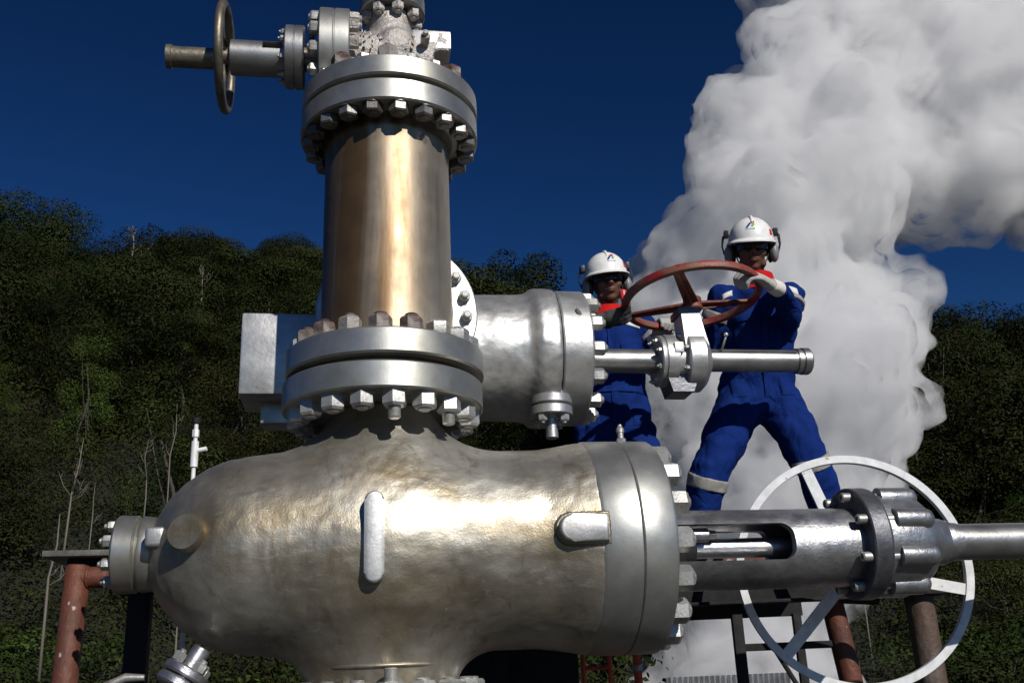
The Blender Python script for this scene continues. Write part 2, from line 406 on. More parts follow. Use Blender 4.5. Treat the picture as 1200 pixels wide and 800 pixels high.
def body_sdf(P):
    u, v, z = P[:, 0], P[:, 1], P[:, 2]
    r = np.hypot(v, z-.38); Rr = np.interp(u, ps, pr_)
    a = r-Rr
    a = np.where(u < -.5, np.sqrt(((u+.39)/.285)**2 + (r/.284)**2)*.27-.27 + 0*u, a) if False else a
    a = np.where(u > .60, np.maximum(a, u-.60), a); a = np.maximum(a, -.68-u)
    q = np.hypot(u+.012, v)
    n1 = np.maximum(np.maximum(q-.13, z-.798), .35-z); n2 = np.maximum(np.maximum(q-.205, -.06-z), z-.3)
    return smin(smin(a, n1, .26), n2, .15)
body = fused('valve_body', mb, 'cast', master, .0115, 5, [(tex('lump', .12, 2), .0055), (tex('brush', .024, 2), .003)], body_sdf)
# top flange of the valve
tf = part('top_flange', MB().ring((-.012, 0, 0), UP, .800, .882, .11, .311, 96, .005), 'ring', master)
part('gasket', MB().ring((-.012, 0, 0), UP, .8825, .9035, .10, .272, 64, .002), 'gasket', tf)
nut_circle(tf, (-.012, 0, .800), -UP, .263, 18, R(-5), lambda k: 'bigstud' if k in (0, 16) else 'big', V(0, -1, 0))
# bottom flange and its casing head
bf = part('bottom_flange', MB().ring((-.012, 0, 0), UP, -.115, -.036, .12, .300, 96, .005), 'ring', master)
nut_circle(bf, (-.012, 0, -.036), UP, .255, 18, R(3), lambda k: 'bigstud' if k == 0 else 'big', V(0, -1, 0))
part('weld_seam', MB().tube([(-.012+.213*math.cos(2*PI*k/48), .213*math.sin(2*PI*k/48), .052) for k in range(48)], .006, 6, True), 'cast', body, 180)
part('casing_head', MB().lathe((-.012, 0, -1.5), UP, [(0, .30), (.06, .30), (.07, .22), (.9, .22), (1.25, .2), (1.364, .2)], 48), 'cast', master)
# ribs and bosses
def stad(w, h, n=10, flat_end=False):
    r = w/2; pts = []
    for k in range(n+1): a = PI*k/n; pts.append((r*math.cos(a), h/2-r + r*math.sin(a)))
    if flat_end: pts += [(-r, -h/2), (r, -h/2)]
    else:
        for k in range(n+1): a = PI+PI*k/n; pts.append((r*math.cos(a), -h/2+r + r*math.sin(a)))
    return pts
part('raised_rib', MB().prism(stad(.054, .245), (-.046, -.24, .380), (1, 0, 0), (0, 0, 1), (0, -1, 0), .085, .007, 3), 'bluff', master)
part('guide_lug', MB().prism(stad(.078, .14, 10, True), (.530, -.25, .392), (0, 0, 1), (-1, 0, 0), (0, -1, 0), .085, .008, 3), 'bluff', master)
def on_body(u, z):
    return V(u, -math.sqrt(max(np.interp(u, ps, pr_)**2 - (z-.38)**2, .01)), z)
def outline(pts, step=.008):
    out = []
    for a, b in zip(pts, pts[1:] + pts[:1]):
        n = max(1, int(math.hypot(b[0]-a[0], b[1]-a[1])/step)); out += [(a[0]+(b[0]-a[0])*i/n, a[1]+(b[1]-a[1])*i/n) for i in range(n)]
    return out
rw_ = random.Random(2)
part('weld_fillet', MB().tube([on_body(-.046+a*1.04, .380+b*1.01) for a, b in outline(stad(.054, .245))], [rw_.uniform(.007, .0095) for _ in outline(stad(.054, .245))], 8, True), 'cast', master, 180)
lo_ = [(-b, a) for a, b in outline(stad(.078, .14, 10, True))]
part('weld_fillet', MB().tube([on_body(.530+a*1.02, .392+b*1.03) for a, b in lo_], [rw_.uniform(.007, .0095) for _ in lo_], 8, True), 'cast', master, 180)
nb = V(-.30, -.95, .08).normalized()
part('round_boss', MB().lathe(V(-.505, -.135, .398), nb, [(0, .052), (.128, .052), (.138, .046), (.140, 0)], 32), 'cast', master)
part('square_plug', MB().box((-.640, -.120, .412), (.027, .04, .029), None, .012, 3), 'bluff', master)
# left end flange
lf = part('end_flange', MB().lathe((-.768, 0, .385), AX, [(0, .104), (.006, .110), (.056, .110), (.06, .106), (.063, .100), (.066, .100), (.07, .106), (.075, .108), (.098, .105), (.12, .10), (.16, .10)], 56), 'ring', master)
nut_circle(lf, (-.768, 0, .385), -AX, .083, 8, R(20), 'small', V(0, -1, 0))
# right hand machined ring, seam and bonnet flange
br = part('body_ring', MB().lathe((.585, 0, .38), AX, [(0, .314), (.012, .321), (.112, .322), (.115, .319)], 96), 'ring', master)
bo = part('bonnet_flange', MB().lathe((.702, 0, .38), AX, [(0, .317), (.004, .322), (.092, .322), (.1, .316), (.1, .17), (.135, .15), (.15, .13)], 96), 'ring', master)
nut_circle(bo, (.802, 0, .38), AX, .277, 16, R(4), 'ring', V(0, -1, 0))
part('grease_fitting', MB().cyl((.748, .01, .690), (.748, .01, .722), .016, 6).cyl((.748, .01, .722), (.748, .01, .742), .010, 16).lathe((.748, .01, .742), UP, [(0, .013), (.012, .013), (.018, .008), (.026, .006), (.028, 0)], 16), 'nut', master)
# slotted stem guard
mb = MB(); mb.ring((0, 0, .361), AX, .845, 1.477, .094, .1235, 72, .003)
cu = MB(); hw, hh = .20, .056
rc = .038; xe = 1.240
pts = [(.80, -hh)] + [(xe-rc+rc*math.sin(R(a)), -hh+rc-rc*math.cos(R(a))) for a in range(0, 91, 10)] + [(xe-rc+rc*math.cos(R(a)), hh-rc+rc*math.sin(R(a))) for a in range(0, 91, 10)] + [(.80, hh)]
cu.prism(pts, (0, -.3, .372), (1, 0, 0), (0, 0, 1), (0, 1, 0), .6, 0)
yk = part('stem_guard', cut(mb, cu), 'steel', master, 30)
gl = part('packing_gland', MB().cyl((.83, 0, .362), (.90, 0, .362), .088, 40).cyl((.90, 0, .362), (.945, 0, .362), .062, 32), 'blacksteel', master)
part('gland_bolt', MB().cyl((.90, -.05, .402), (.985, -.05, .402), .022, 20).cyl((.985, -.05, .402), (1.01, -.05, .402), .015, 6), 'steel', gl)
part('stem', MB().cyl((.94, 0, .366), (1.45, 0, .366), .031, 28), 'steel', master)
# gear housing
gf = part('gear_flange', MB().lathe((1.472, 0, .372), AX, [(0, .125), (0, .172), (.004, .176), (.054, .177), (.057, .173)], 64), 'darkflange', master)
for k in range(8):
    an = R(22.5+45*k); y, z = math.cos(an)*.150, math.sin(an)*.150
    link('bolt', SOCK, gf, (1.474, y, .372+z), (-1, 0, 0))
gh = part('gear_housing', MB().lathe((1.529, 0, .372), AX, [(0, .172), (.004, .175), (.014, .160), (.12, .158), (.165, .142), (.195, .118), (.222, .085), (.235, .076), (.262, .074), (.268, .069), (.285, .069), (.29, .062), (.32, .060)], 72), 'gear', master)
for k in range(8):
    an = R(22.5+45*k); y, z = math.cos(an)*.146, math.sin(an)*.146
    part('bolt_boss', MB().lathe((1.565, y, .372+z), AX, [(0, .034), (.105, .034), (.122, .028), (.132, .015), (.135, 0)], 24), 'gear', gh)
    link('bolt', SOCK, gh, (1.567, y*1.01, .372+z*1.01), (-1, 0, 0))
part('stem_cover_pipe', MB().cyl((1.80, 0, .370), (2.75, 0, .370), .0585, 48), 'pipe', master)
# main handwheel standing behind the gear housing
WC = V(1.722, .467, .335); wa = R(5) ; 
nx = V(math.cos(-YAW-R(4)), math.sin(-YAW-R(4)), 0); nn = V(-nx.y, nx.x, 0)   # wheel plane: nx, z ; normal nn away from the viewer
mb = MB(); seg = 120; ro, ri, th = .424, .3965, .030
rg = [[], [], [], []]
for k in range(seg):
    a = 2*PI*k/seg; d = nx*math.cos(a) + UP*math.sin(a)
    for lst, (r, t_) in zip(rg, ((ro, -th/2), (ro, th/2), (ri, th/2), (ri, -th/2))): lst.append(mb.bm.verts.new(WC + d*r + nn*t_))
for i in range(4):
    for k in range(seg): mb.bm.faces.new((rg[i][k], rg[i][(k+1) % seg], rg[(i+1) % 4][(k+1) % seg], rg[(i+1) % 4][k]))
wh = part('handwheel', MB().cyl(WC - nn*.30, WC + nn*.05, .035, 32).cyl(WC - nn*.03, WC + nn*.03, .06, 40), 'steel', master)
part('rim', mb, 'white', wh)
for an in (108, -13, 226):
    a = R(an); d = nx*math.cos(a) + UP*math.sin(a); e = nx*-math.sin(a) + UP*math.cos(a)
    part('spoke', MB().prism([(.05, -.022), (ri+.006, -.020), (ri+.006, .020), (.05, .022)], WC - nn*.010, d, e, nn, .02, .003, 1), 'white', wh)
# small flanged drain low on the left
dv = V(-.50, -.18, -.85).normalized(); dp = V(-.50, -.12, .115)
df = part('drain_stub', MB().cyl(dp, dp+dv*.10, .026, 24).cyl(dp+dv*.062, dp+dv*.088, .062, 40).cyl(dp+dv*.094, dp+dv*.12, .062, 40).cyl(dp+dv*.12, dp+dv*.35, .03, 24), 'steel', master)
nut_circle(df, dp+dv*.062, -dv, .046, 4, R(40), 'small', V(0, -1, 0))

# ------------------------------------------------------------------ riser spool
riser = thing('riser_spool', 'tall brown stained steel column between two thick bolted flanges', 'pipe spool', (0, 0, .904))
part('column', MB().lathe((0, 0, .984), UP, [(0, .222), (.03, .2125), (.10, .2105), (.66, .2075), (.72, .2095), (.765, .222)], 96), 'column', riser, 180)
sf = part('bottom_flange', MB().ring((-.006, 0, 0), UP, .904, .984, .10, .311, 96, .006), 'ring', riser)
nut_circle(sf, (-.006, 0, .984), UP, .263, 18, R(-5), lambda k: 'bigrust' if k in (0, 17, 1, 16, 15) else 'big', V(0, -1, 0))
sf = part('top_flange', MB().ring((.008, 0, 0), UP, 1.748, 1.826, .10, .300, 96, .006), 'ring', riser)
part('gasket', MB().ring((.008, 0, 0), UP, 1.8265, 1.8395, .10, .262, 64, .002), 'gasket', sf)
nut_circle(sf, (.008, 0, 1.748), -UP, .262, 20, R(-4), 'top', V(0, -1, 0))
nz = part('side_nozzle', MB().lathe((.04, .05, 1.20), (0, 1, 0), [(0, .16), (.07, .16), (.10, .19), (.105, .27), (.11, .275), (.165, .275), (.17, .271)], 72), 'bluff', riser)
nut_circle(nz, (.04, .155, 1.20), (0, -1, 0), .236, 20, R(-4), 'face', V(1, 0, 0), skip=range(6, 16))

# ------------------------------------------------------------------ crown valve on top
crown = thing('crown_valve', 'small weathered valve at the top of the column with a bronze coloured handwheel pointing left', 'valve', (0, 0, 1.84))
cf = part('mounting_flange', MB().ring((.010, 0, 0), UP, 1.840, 1.913, .03, .300, 96, .006), 'ring', crown)
nut_circle(cf, (.010, 0, 1.913), UP, .257, 20, R(-4), lambda k: 'crown' if k % 3 else 'bigrust', V(0, -1, 0))
mb = MB(); mb.lathe((.012, 0, 1.90), UP, [(0, .12), (.06, .10), (.13, .105), (.22, .105), (.27, .085), (.32, .075), (.37, .075)], 40)
mb.lathe((-.17, 0, 2.085), AX, [(0, .10), (.08, .098), (.18, .105), (.30, .090), (.33, .085)], 40)
mb.box((.155, -.035, 2.125), (.06, .055, .040), None, .004); mb.lathe((.03, -.06, 2.11), (0, -1, 0), [(0, .065), (.04, .055), (.052, .035), (.055, 0)], 30)
cb = fused('valve_body', mb, 'oldvalve', crown, .007, 3, [(tex('rough', .02, 2), .004)])
part('lifting_pad', MB().box((.150, -.04, 2.128), (.068, .050, .036), None, .006), 'bluff', crown)
part('vent_plug', MB().cyl((.125, -.10, 2.10), (.125, -.135, 2.11), .016, 16).cyl((.125, -.135, 2.11), (.125, -.15, 2.114), .010, 16), 'nut', crown)
# rows of worn raised casting marks (unreadable in the photograph)
mb = MB(); rr = random.Random(3)
for c in range(7):
    u = -.085 + c*.028
    for r_ in range(3):
        z = 2.075 + r_*.026
        for s_ in range(3):
            if rr.random() < .7: mb.box((u + rr.uniform(-.006, .006), -.104, z + rr.uniform(-.008, .008)), (.004 if s_ % 2 else .0015, .004, .0015 if s_ % 2 else .006), None, 0)
part('casting_marks', mb, 'oldvalve', cb)
tfl = part('top_flange', MB().ring((.017, 0, 0), UP, 2.272, 2.335, .03, .117, 64, .004).ring((.017, 0, 0), UP, 2.3355, 2.3445, .03, .105, 48, .001), 'pipe', crown)
nut_circle(tfl, (.017, 0, 2.272), -UP, .088, 8, R(-10), 'crowndark', V(0, -1, 0))
part('upper_pipe', MB().ring((.017, 0, 0), UP, 2.345, 2.41, .03, .117, 64, .004).cyl((.017, 0, 2.41), (.017, 0, 2.75), .07, 40), 'pipe', crown)
bfl = part('bonnet_flange', MB().lathe((-.236, 0, 2.085), AX, [(0, .12), (0, .167), (.004, .171), (.046, .171), (.049, .167), (.051, .167), (.054, .171), (.10, .171), (.104, .166), (.104, .09), (.13, .09)], 64), 'ring', crown)
nut_circle(bfl, (-.236, 0, 2.085), -AX, .140, 12, R(10), 'crown', V(0, -1, 0))
nut_circle(bfl, (-.132, 0, 2.085), AX, .140, 12, R(10), 'crowndark', V(0, -1, 0), skip=range(4, 9))
part('bonnet_neck', MB().cyl((-.30, 0, 2.078), (-.23, 0, 2.078), .043, 32).cyl((-.262, -.045, 2.13), (-.262, -.045, 2.165), .010, 12).cyl((-.262, -.05, 2.02), (-.262, -.05, 1.995), .012, 6).cyl((-.285, -.045, 2.035), (-.24, -.045, 2.035), .010, 12).cyl((-.25, .045, 2.12), (-.25, .045, 2.15), .010, 12), 'bronze', crown)
yfl = part('yoke_flange', MB().lathe((-.352, 0, 2.082), AX, [(0, .06), (0, .105), (.004, .109), (.030, .109), (.032, .106), (.034, .106), (.036, .109), (.062, .109), (.065, .105)], 56), 'pipe', crown)
nut_circle(yfl, (-.352, 0, 2.082), -AX, .084, 8, R(12), 'tiny', V(0, -1, 0))
mb = MB(); mb.ring((0, 0, 2.068), AX, -.535, -.350, .046, .061, 56, .002)
cu = MB(); cu.box((-.395, 0, 2.093), (.032, .2, .020), None, 0)
part('yoke', cut(mb, cu), 'pipe', crown, 30)
part('stem', MB().cyl((-.54, 0, 2.068), (-.29, 0, 2.068), .018, 24), 'steel', crown)
HC = V(-.556, 0, 2.066)
hwl = part('handwheel', MB().cyl(HC-AX*.02, HC+AX*.022, .034, 32).cyl(HC-AX*.03, HC-AX*.02, .028, 24), 'bronze', crown)
part('rim', MB().tube([HC + V(0, math.cos(2*PI*k/64)*.176, math.sin(2*PI*k/64)*.176) for k in range(64)], .0155, 14, True), 'bronze', hwl, 180)
for an in (152, 32, 272):
    d = V(0, math.cos(R(an)), math.sin(R(an)))
    part('spoke', MB().tube([HC+d*.02, HC+d*.10+AX*-.004, HC+d*.17], [.013, .011, .012], 12), 'bronze', hwl, 180)
part('stem_cover', MB().lathe((-.750, 0, 2.058), AX, [(0, .030), (.003, .041), (.02, .041), (.022, .036), (.17, .036)], 40), 'bronze', crown)

# ------------------------------------------------------------------ wing valve
wing = thing('wing_valve', 'bright silver side valve behind the column with slotted stem tube and red handwheel', 'valve', (.35, .45, .87))
c0 = V(0, .45, 1.135)
mb = MB(); mb.lathe(c0, AX, [(-.22, .09), (-.20, .10), (-.12, .12), (-.02, .225), (.49, .236), (.518, .240), (.538, .258), (.55, .262), (.605, .262), (.618, .258), (.622, .252)], 72)
mb.lathe((.04, .20, 1.19), (0, 1, 0), [(0, .17), (.25, .17)], 40)
fused('valve_body', mb, 'bluff', wing, .0095, 3, [(tex('lump2', .07, 2), .005), (tex('brush2', .02, 2), .0025)])
part('mating_flange', MB().lathe((.04, .222, 1.20), (0, 1, 0), [(0, .271), (.004, .275), (.05, .275), (.054, .271)], 72), 'bluff', wing)
part('end_block', MB().box((-.352, .56, 1.140), (.152, .13, .152), None, .008).box((-.30, .60, .955), (.135, .06, .045), None, .006), 'bluff', wing)
we = part('bonnet_flange', MB().lathe(c0, AX, [(.625, .248), (.630, .253), (.728, .253), (.735, .247), (.735, .10)], 80), 'bluff', wing)
nut_circle(we, c0+AX*.735, AX, .222, 14, R(8), 'mid', V(0, -1, 0))
part('paint_scuff', MB().ell((.690, .215, 1.222), (.010, .0025, .030), (V(.92, 0, .35).normalized(), V(0, 1, 0), V(-.35, 0, .92).normalized()), 16, 8), 'scuff', we)
wd = part('drain_flange', MB().cyl((.59, .33, .87), (.59, .33, 1.0), .03, 24).cyl((.59, .33, .918), (.59, .33, .950), .077, 48, .003).cyl((.59, .33, .912), (.59, .33, .918), .06, 32, 0).cyl((.59, .33, .878), (.59, .33, .911), .077, 48, .003).cyl((.59, .33, .80), (.59, .33, .88), .022, 24), 'bluff', wing)
nut_circle(wd, (.59, .33, .950), UP, .055, 4, R(45), 'small', V(0, -1, 0)); nut_circle(wd, (.59, .33, .878), -UP, .055, 4, R(45), 'small', V(0, -1, 0))
sz = 1.128
part('stem_tube', MB().lathe((.735, .45, sz), AX, [(0, .055), (.02, .055), (.025, .046), (.31, .046)], 40), 'pipe', wing)
op = part('gear_operator', MB().lathe((1.034, .45, sz), AX, [(0, .085), (.0, .094), (.004, .098), (.016, .098), (.02, .096), (.022, .102), (.065, .102), (.07, .090), (.098, .088), (.100, .115), (.105, .119), (.165, .119), (.185, .100), (.20, .07), (.21, .05)], 64), 'bluff', wing)
nut_circle(op, (1.036, .45, sz), -AX, .080, 8, R(15), 'tiny', V(0, -1, 0)); nut_circle(op, (1.134, .45, sz), -AX, .103, 8, R(15), 'tiny', V(0, -1, 0))
for an in (-75, 15, 105, 195):
    part('clamp_pad', MB().box((1.096, .45-math.cos(R(an))*.094, sz+math.sin(R(an))*.094), (.018, .016, .02), None, .004), 'bluff', op)
part('operator_foot', MB().prism([(-.075, .06), (-.05, -.035), (.03, -.035), (.07, .06)], (1.123, .39, sz-.10), (1, 0, 0), (0, 0, 1), (0, 1, 0), .12, .004, 1), 'darkflange', op)
part('bracket', MB().prism([(-.030, .0), (-.038, .165), (.034, .168), (.062, .03), (.060, -.03), (.03, -.06)], (1.158, .355, sz-.005), (1, 0, 0), (0, 0, 1), (0, 1, 0), .10, .005, 2), 'bluff', op)
part('bearing_block', MB().box((1.156, .415, sz+.178), (.042, .055, .014), None, .004).cyl((1.19, .44, sz+.19), (1.20, .448, sz+.228), .026, 24), 'darkflange', op)
mb = MB(); mb.lathe((1.21, .45, sz+.006), AX, [(0, .044), (.40, .044)], 48)
cu = MB(); sd = V(0, -.86, .51).normalized()
cu.box(V(1.415, .45, sz+.006) + sd*.044, (.175, .012, .0038), (AX, sd, AX.cross(sd)), 0)
st = part('slotted_tube', cut(mb, cu), 'pipe', wing, 30)
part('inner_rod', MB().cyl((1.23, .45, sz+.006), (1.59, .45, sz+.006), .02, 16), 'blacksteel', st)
part('end_cap', MB().lathe((1.597, .45, sz+.006), AX, [(0, .044), (.002, .050), (.018, .051), (.020, .047), (.024, .047), (.026, .053), (.052, .053), (.058, .048), (.06, .03)], 48), 'pipe', wing)
pp = V(1.285, .45, sz+.006) + sd*.036
part('indicator_pin', MB().tube([pp, pp+sd*.035+V(.008, 0, .02), pp+sd*.05+V(.012, 0, .034)], .0042, 8).ell(pp+sd*.05+V(.012, 0, .036), (.009, .009, .009)), 'nut', wing, 180)
# red handwheel, lying nearly flat, hub dished below the rim
RC = V(1.203, .45, 1.392); rn = V(-.03, .11, 1).normalized(); ru = (V(1, 0, 0) - rn*rn.x).normalized(); rv = rn.cross(ru); RR = .262
def rimpt(an, r=RR, h=0): return RC + ru*(r*math.cos(R(an))) + rv*(r*math.sin(R(an))) + rn*h
rw = part('handwheel', MB().cyl(RC-rn*.056, RC-rn*.004, .036, 32).cyl(RC-rn*.012, RC-rn*.0, .020, 6), 'redrust', wing)
mb = MB()
N = 96; sec = [(-.012, -.013), (.012, -.013), (.016, 0), (.010, .014), (-.010, .014), (-.016, 0)]
rg = [[mb.bm.verts.new(rimpt(360*k/N, RR+a, b)) for a, b in sec] for k in range(N)]
for k in range(N):
    for j in range(6): mb.bm.faces.new((rg[k][j], rg[k][(j+1) % 6], rg[(k+1) % N][(j+1) % 6], rg[(k+1) % N][j]))
part('rim', mb, 'red', rw, 50)
for an in (240, 145, 8):
    mb = MB(); a0 = rimpt(an, .02, -.030); a1 = rimpt(an, RR-.006, -.002); d = (a1-a0).normalized(); e = rn.cross(d).normalized(); f = d.cross(e)
    Ln = (a1-a0).length
    mb.prism([(0, -.028), (Ln, -.019), (Ln, .019), (0, .028)], a0-f*.005, d, e, f, .010, .002, 1)
    mb.prism([(0, -.020), (Ln, -.010), (Ln, .006), (0, .006)], a0-e*.005, d, f, e, .010, 0)
    part('spoke', mb, 'redrust', rw)
kb = rimpt(164, RR)
part('spinner_knob', MB().lathe(kb, rn, [(0, .010), (.012, .011), (.02, .012), (.06, .017), (.068, .016), (.074, .009), (.075, 0)], 20), 'knob', rw)
W_rim = lambda an, r=RR, h=0: v2w(*rimpt(an, r, h)) - V(0, 0, ZC)

# ------------------------------------------------------------------ people
def frame_head(yaw, pitch, roll):
    # local x = person's left seen on the right of the picture, -y = forward, z = up
    return (Matrix.Rotation(yaw, 3, 'Z') @ Matrix.Rotation(roll, 3, 'Y') @ Matrix.Rotation(pitch, 3, 'X'))

def strip(mb, inner, outer):
    """closed sheet with thickness from two equal grids of points"""
    n, m = len(inner), len(inner[0])
    a = [[mb.bm.verts.new(p) for p in row] for row in inner]; b = [[mb.bm.verts.new(p) for p in row] for row in outer]
    f = mb.bm.faces.new
    for i in range(n-1):
        for j in range(m-1):
            f((a[i][j], a[i][j+1], a[i+1][j+1], a[i+1][j])); f((b[i][j], b[i+1][j], b[i+1][j+1], b[i][j+1]))
    for i in range(n-1):
        f((a[i][0], a[i+1][0], b[i+1][0], b[i][0])); f((a[i][-1], b[i][-1], b[i+1][-1], a[i+1][-1]))
    for j in range(m-1):
        f((a[0][j], b[0][j], b[0][j+1], a[0][j+1])); f((a[-1][j], a[-1][j+1], b[-1][j+1], b[-1][j]))
    return mb

FOLD = [(tex('fold', .12, 1), .024), (tex('fold2', .05, 2), .008)]
FOLD[0][0].noise_type = 'HARD_NOISE'

def hand(parent, name, g, x, z, mat, side, k=.88, bar=.015, curl=1.0):
    """a gloved hand closed on a bar through g; x = from wrist towards the bar, z = back of the hand, side = thumb side (+1/-1 along y)"""
    x = Vector(x).normalized(); z = Vector(z); z = (z - x*z.dot(x)).normalized(); y = z.cross(x)*side
    bc = V(.088, 0, -.030)
    def L(p): return g + (x*(p[0]-bc[0]) + y*p[1] + z*(p[2]-bc[2]))*k
    mb = MB()
    # palm
    mb.loft([(L((-.035, 0, 0)), x*0+y*.026*k, z*.021*k), (L((0, 0, 0)), y*.030*k, z*.021*k), (L((.035, .002, .002)), y*.040*k, z*.019*k), (L((.075, 0, .002)), y*.043*k, z*.016*k), (L((.090, 0, -.002)), y*.040*k, z*.011*k)], 20)
    rr = bar/k + .0105
    for i, (yy, ln, rad) in enumerate(((.031, .92, .0105), (.0105, 1.0, .0110), (-.0105, .95, .0104), (-.030, .80, .0092))):
        pts = [(.070, yy, .002)]
        for a in (10, 55, 105, 150*ln + 20): 
            aa = R(a*curl); pts.append((bc[0] + .008 + rr*math.sin(aa)*1.12, yy*1.02, bc[2] + rr*math.cos(aa)))
        mb.limb([L(p) for p in pts], [rad*1.1*k, rad*1.1*k, rad*k, rad*.95*k, rad*.86*k], 10)
    tp = [(.005, .026, -.006), (.035, .046, -.016), (.060, .048, -.034), (.082, .036, -.052)]
    mb.limb([L(p) for p in tp], [.014*k, .0135*k, .012*k, .0105*k], 10)
    h = fused(name, mb, mat, parent, .0042, 2)
    wr = L((-.040, 0, 0))
    cf = MB(); cf.loft([(L((-.020, 0, 0)), y*.030*k, z*.024*k), (L((-.028, 0, 0)), y*.033*k, z*.027*k), (L((-.068, 0, 0)), y*.035*k, z*.030*k), (L((-.073, 0, 0)), y*.032*k, z*.027*k)], 24)
    part('cuff', cf, 'cuff', h, 60)
    return L((-.085, 0, 0))

def person(label, loc, j, hz, hand_specs, k=.88, patch=None, bib=(-1, 1)):
    """j: joint positions (X, Y, z rel. to the eye) ; hz: head centre and angles"""
    root = thing('person', label, 'person', loc, 'w')
    hc = Vector(hz[0]); Hm = frame_head(*hz[1])
    def H(x, y, z): return hc + Hm @ (V(x, y, z)*k)
    HX, HY, HZ = Hm @ V(1, 0, 0), Hm @ V(0, 1, 0), Hm @ V(0, 0, 1)
    hax = (HX, HY, HZ)
    hands = []
    for nm, g, x, z, mat, side, kk in hand_specs: hands.append(hand(root, nm, Vector(g), x, z, mat, side, kk))
    shl, shr, ell, elr = (Vector(j[q]) for q in ('sh_a', 'sh_b', 'el_a', 'el_b'))
    wa_, wb_ = hands
    pel, che, nek = Vector(j['pelvis']), Vector(j['chest']), Vector(j['neck'])
    # --- bare body: head, neck, trunk and limbs in one skin
    mb = MB()
    E = lambda c, r: mb.ell(H(*c), [q*k for q in r], hax, 24, 16)
    E((0, .012, .018), (.074, .092, .100)); E((0, -.026, -.045), (.060, .064, .066)); E((0, -.058, -.092), (.030, .026, .022))
    for s in (-1, 1):
        E((s*.036, -.066, -.030), (.027, .022, .024)); E((s*.030, -.078, .028), (.030, .014, .010)); E((s*.076, .012, -.012), (.010, .022, .032)); E((s*.045, -.03, -.078), (.02, .03, .022))
        E((s*.011, -.098, -.030), (.010, .011, .008))
    mb.limb([H(0, -.088, .012), H(0, -.100, -.012), H(0, -.109, -.027)], [.008*k, .0095*k, .0125*k], 12)
    E((0, -.086, -.062), (.026, .012, .014)); E((0, -.080, -.050), (.030, .014, .018))
    mb.limb([H(0, .01, -.06), nek + (che-nek)*.1], [.050*k, .056*k], 16)
    side = (shr-shl).normalized(); fw = V(0, 1, 0)
    mb.loft([(pel - UP*.08, side*.09, fw*.05), (pel, side*.11, fw*.055), (che - UP*.12, side*.10, fw*.05), (che, side*.10, fw*.055), (nek - UP*.06, side*.07, fw*.045), (nek, side*.045, fw*.045)], 20)
    for a, b, c in ((shl, ell, wa_), (shr, elr, wb_)): mb.limb([a, b, c], [.034, .028, .022], 12); mb.limb([nek - UP*.10, a - UP*.02], [.04, .034], 12)
    for q in ('a', 'b'):
        mb.limb([Vector(j['hip_'+q]), Vector(j['kn_'+q]), Vector(j['an_'+q])], [.068, .05, .036], 14)
    body = fused('body', mb, 'skin', root, .0062, 2)
    # --- lips
    mb = MB(); mb.ell(H(0, -.0965, -.058), (.021*k, .006*k, .0045*k), hax, 16, 8); mb.ell(H(0, -.0950, -.067), (.018*k, .007*k, .0055*k), hax, 16, 8)
    part('lips', mb, 'lip', body, 180)
    # --- coverall
    mb = MB()
    mb.loft([(pel - UP*.10, side*.12, fw*.095), (pel - UP*.04, side*.160, fw*.115), (pel + UP*.03, side*.168, fw*.115), (pel*.55+che*.45, side*.155, fw*.106), (che - UP*.05, side*.165, fw*.115), (che + UP*.03, side*.168, fw*.11), (nek - UP*.045, side*.125, fw*.085), (nek - UP*.012, side*.075, fw*.066), (nek, side*.066, fw*.062)], 32)
    for a, b, c in ((shl, ell, wa_), (shr, elr, wb_)):
        m_ = a.lerp(b, .5); m2 = b.lerp(c, .5)
        mb.limb([a, m_, b, m2, c], [.068, .061, .055, .050, .041], 18)
    for q in ('a', 'b'):
        h_, kn, an = (Vector(j[w+q]) for w in ('hip_', 'kn_', 'an_'))
        mb.limb([h_, h_.lerp(kn, .5), kn, kn.lerp(an, .5), an], [.104, .096, .081, .081, .077], 20)
    cov = fused('coverall', mb, 'blue', root, .0105, 5, FOLD)
    # reflective bands
    def band(nm, a, b, t0, t1, r0, r1, mat):
        a, b = Vector(a), Vector(b); d = b-a; ax, e1, e2 = basis(d)
        mb = MB(); L_ = d.length
        hs = [t0*L_, t0*L_+.003, (t0+t1)/2*L_, t1*L_-.003, t1*L_]
        secs = []
        for i, h in enumerate(hs):
            r = r0 + (r1-r0)*i/4 - (.006 if i in (0, 4) else 0)
            secs.append((a+ax*h, e1*r, e2*r))
        mb.loft(secs, 32)
        fused(nm, mb, mat, root, .006, 1, [(FOLD[0][0], .012)])
    for q in ('a', 'b'): band('reflective_band', j['kn_'+q], j['an_'+q], *j.get('band_'+q, (.12, .36)), .084, .0825, 'tape')
    band('sleeve_band', shr, elr, .28, .48, .068, .066, 'tape')
    band('sleeve_band', shl, ell, .28, .48, .068, .066, 'tape')
    # boots
    for q in ('a', 'b'):
        an = Vector(j['an_'+q]); mb = MB(); mb.limb([an - UP*.02, an - UP*(an.z-loc[2]-.05)], [.055, .05], 14)
        z0 = loc[2]; mb.loft([(V(an.x, an.y+.05, z0+.045), V(.036, 0, 0), V(0, 0, .045)), (V(an.x, an.y-.04, z0+.045), V(.043, 0, 0), V(0, 0, .044)), (V(an.x, an.y-.13, z0+.03), V(.045, 0, 0), V(0, 0, .03)), (V(an.x, an.y-.18, z0+.022), V(.025, 0, 0), V(0, 0, .02))], 18)
        fused('boot', mb, 'boot', root, .008, 3)
    # collar and white yoke strips
    nax = (hc-nek).normalized(); nax = (nax + UP).normalized()
    mb = MB(); secs = [(-.05, .100), (-.02, .088), (.015, .076), (.030, .073), (.028, .066), (.0, .062)]
    rg = []
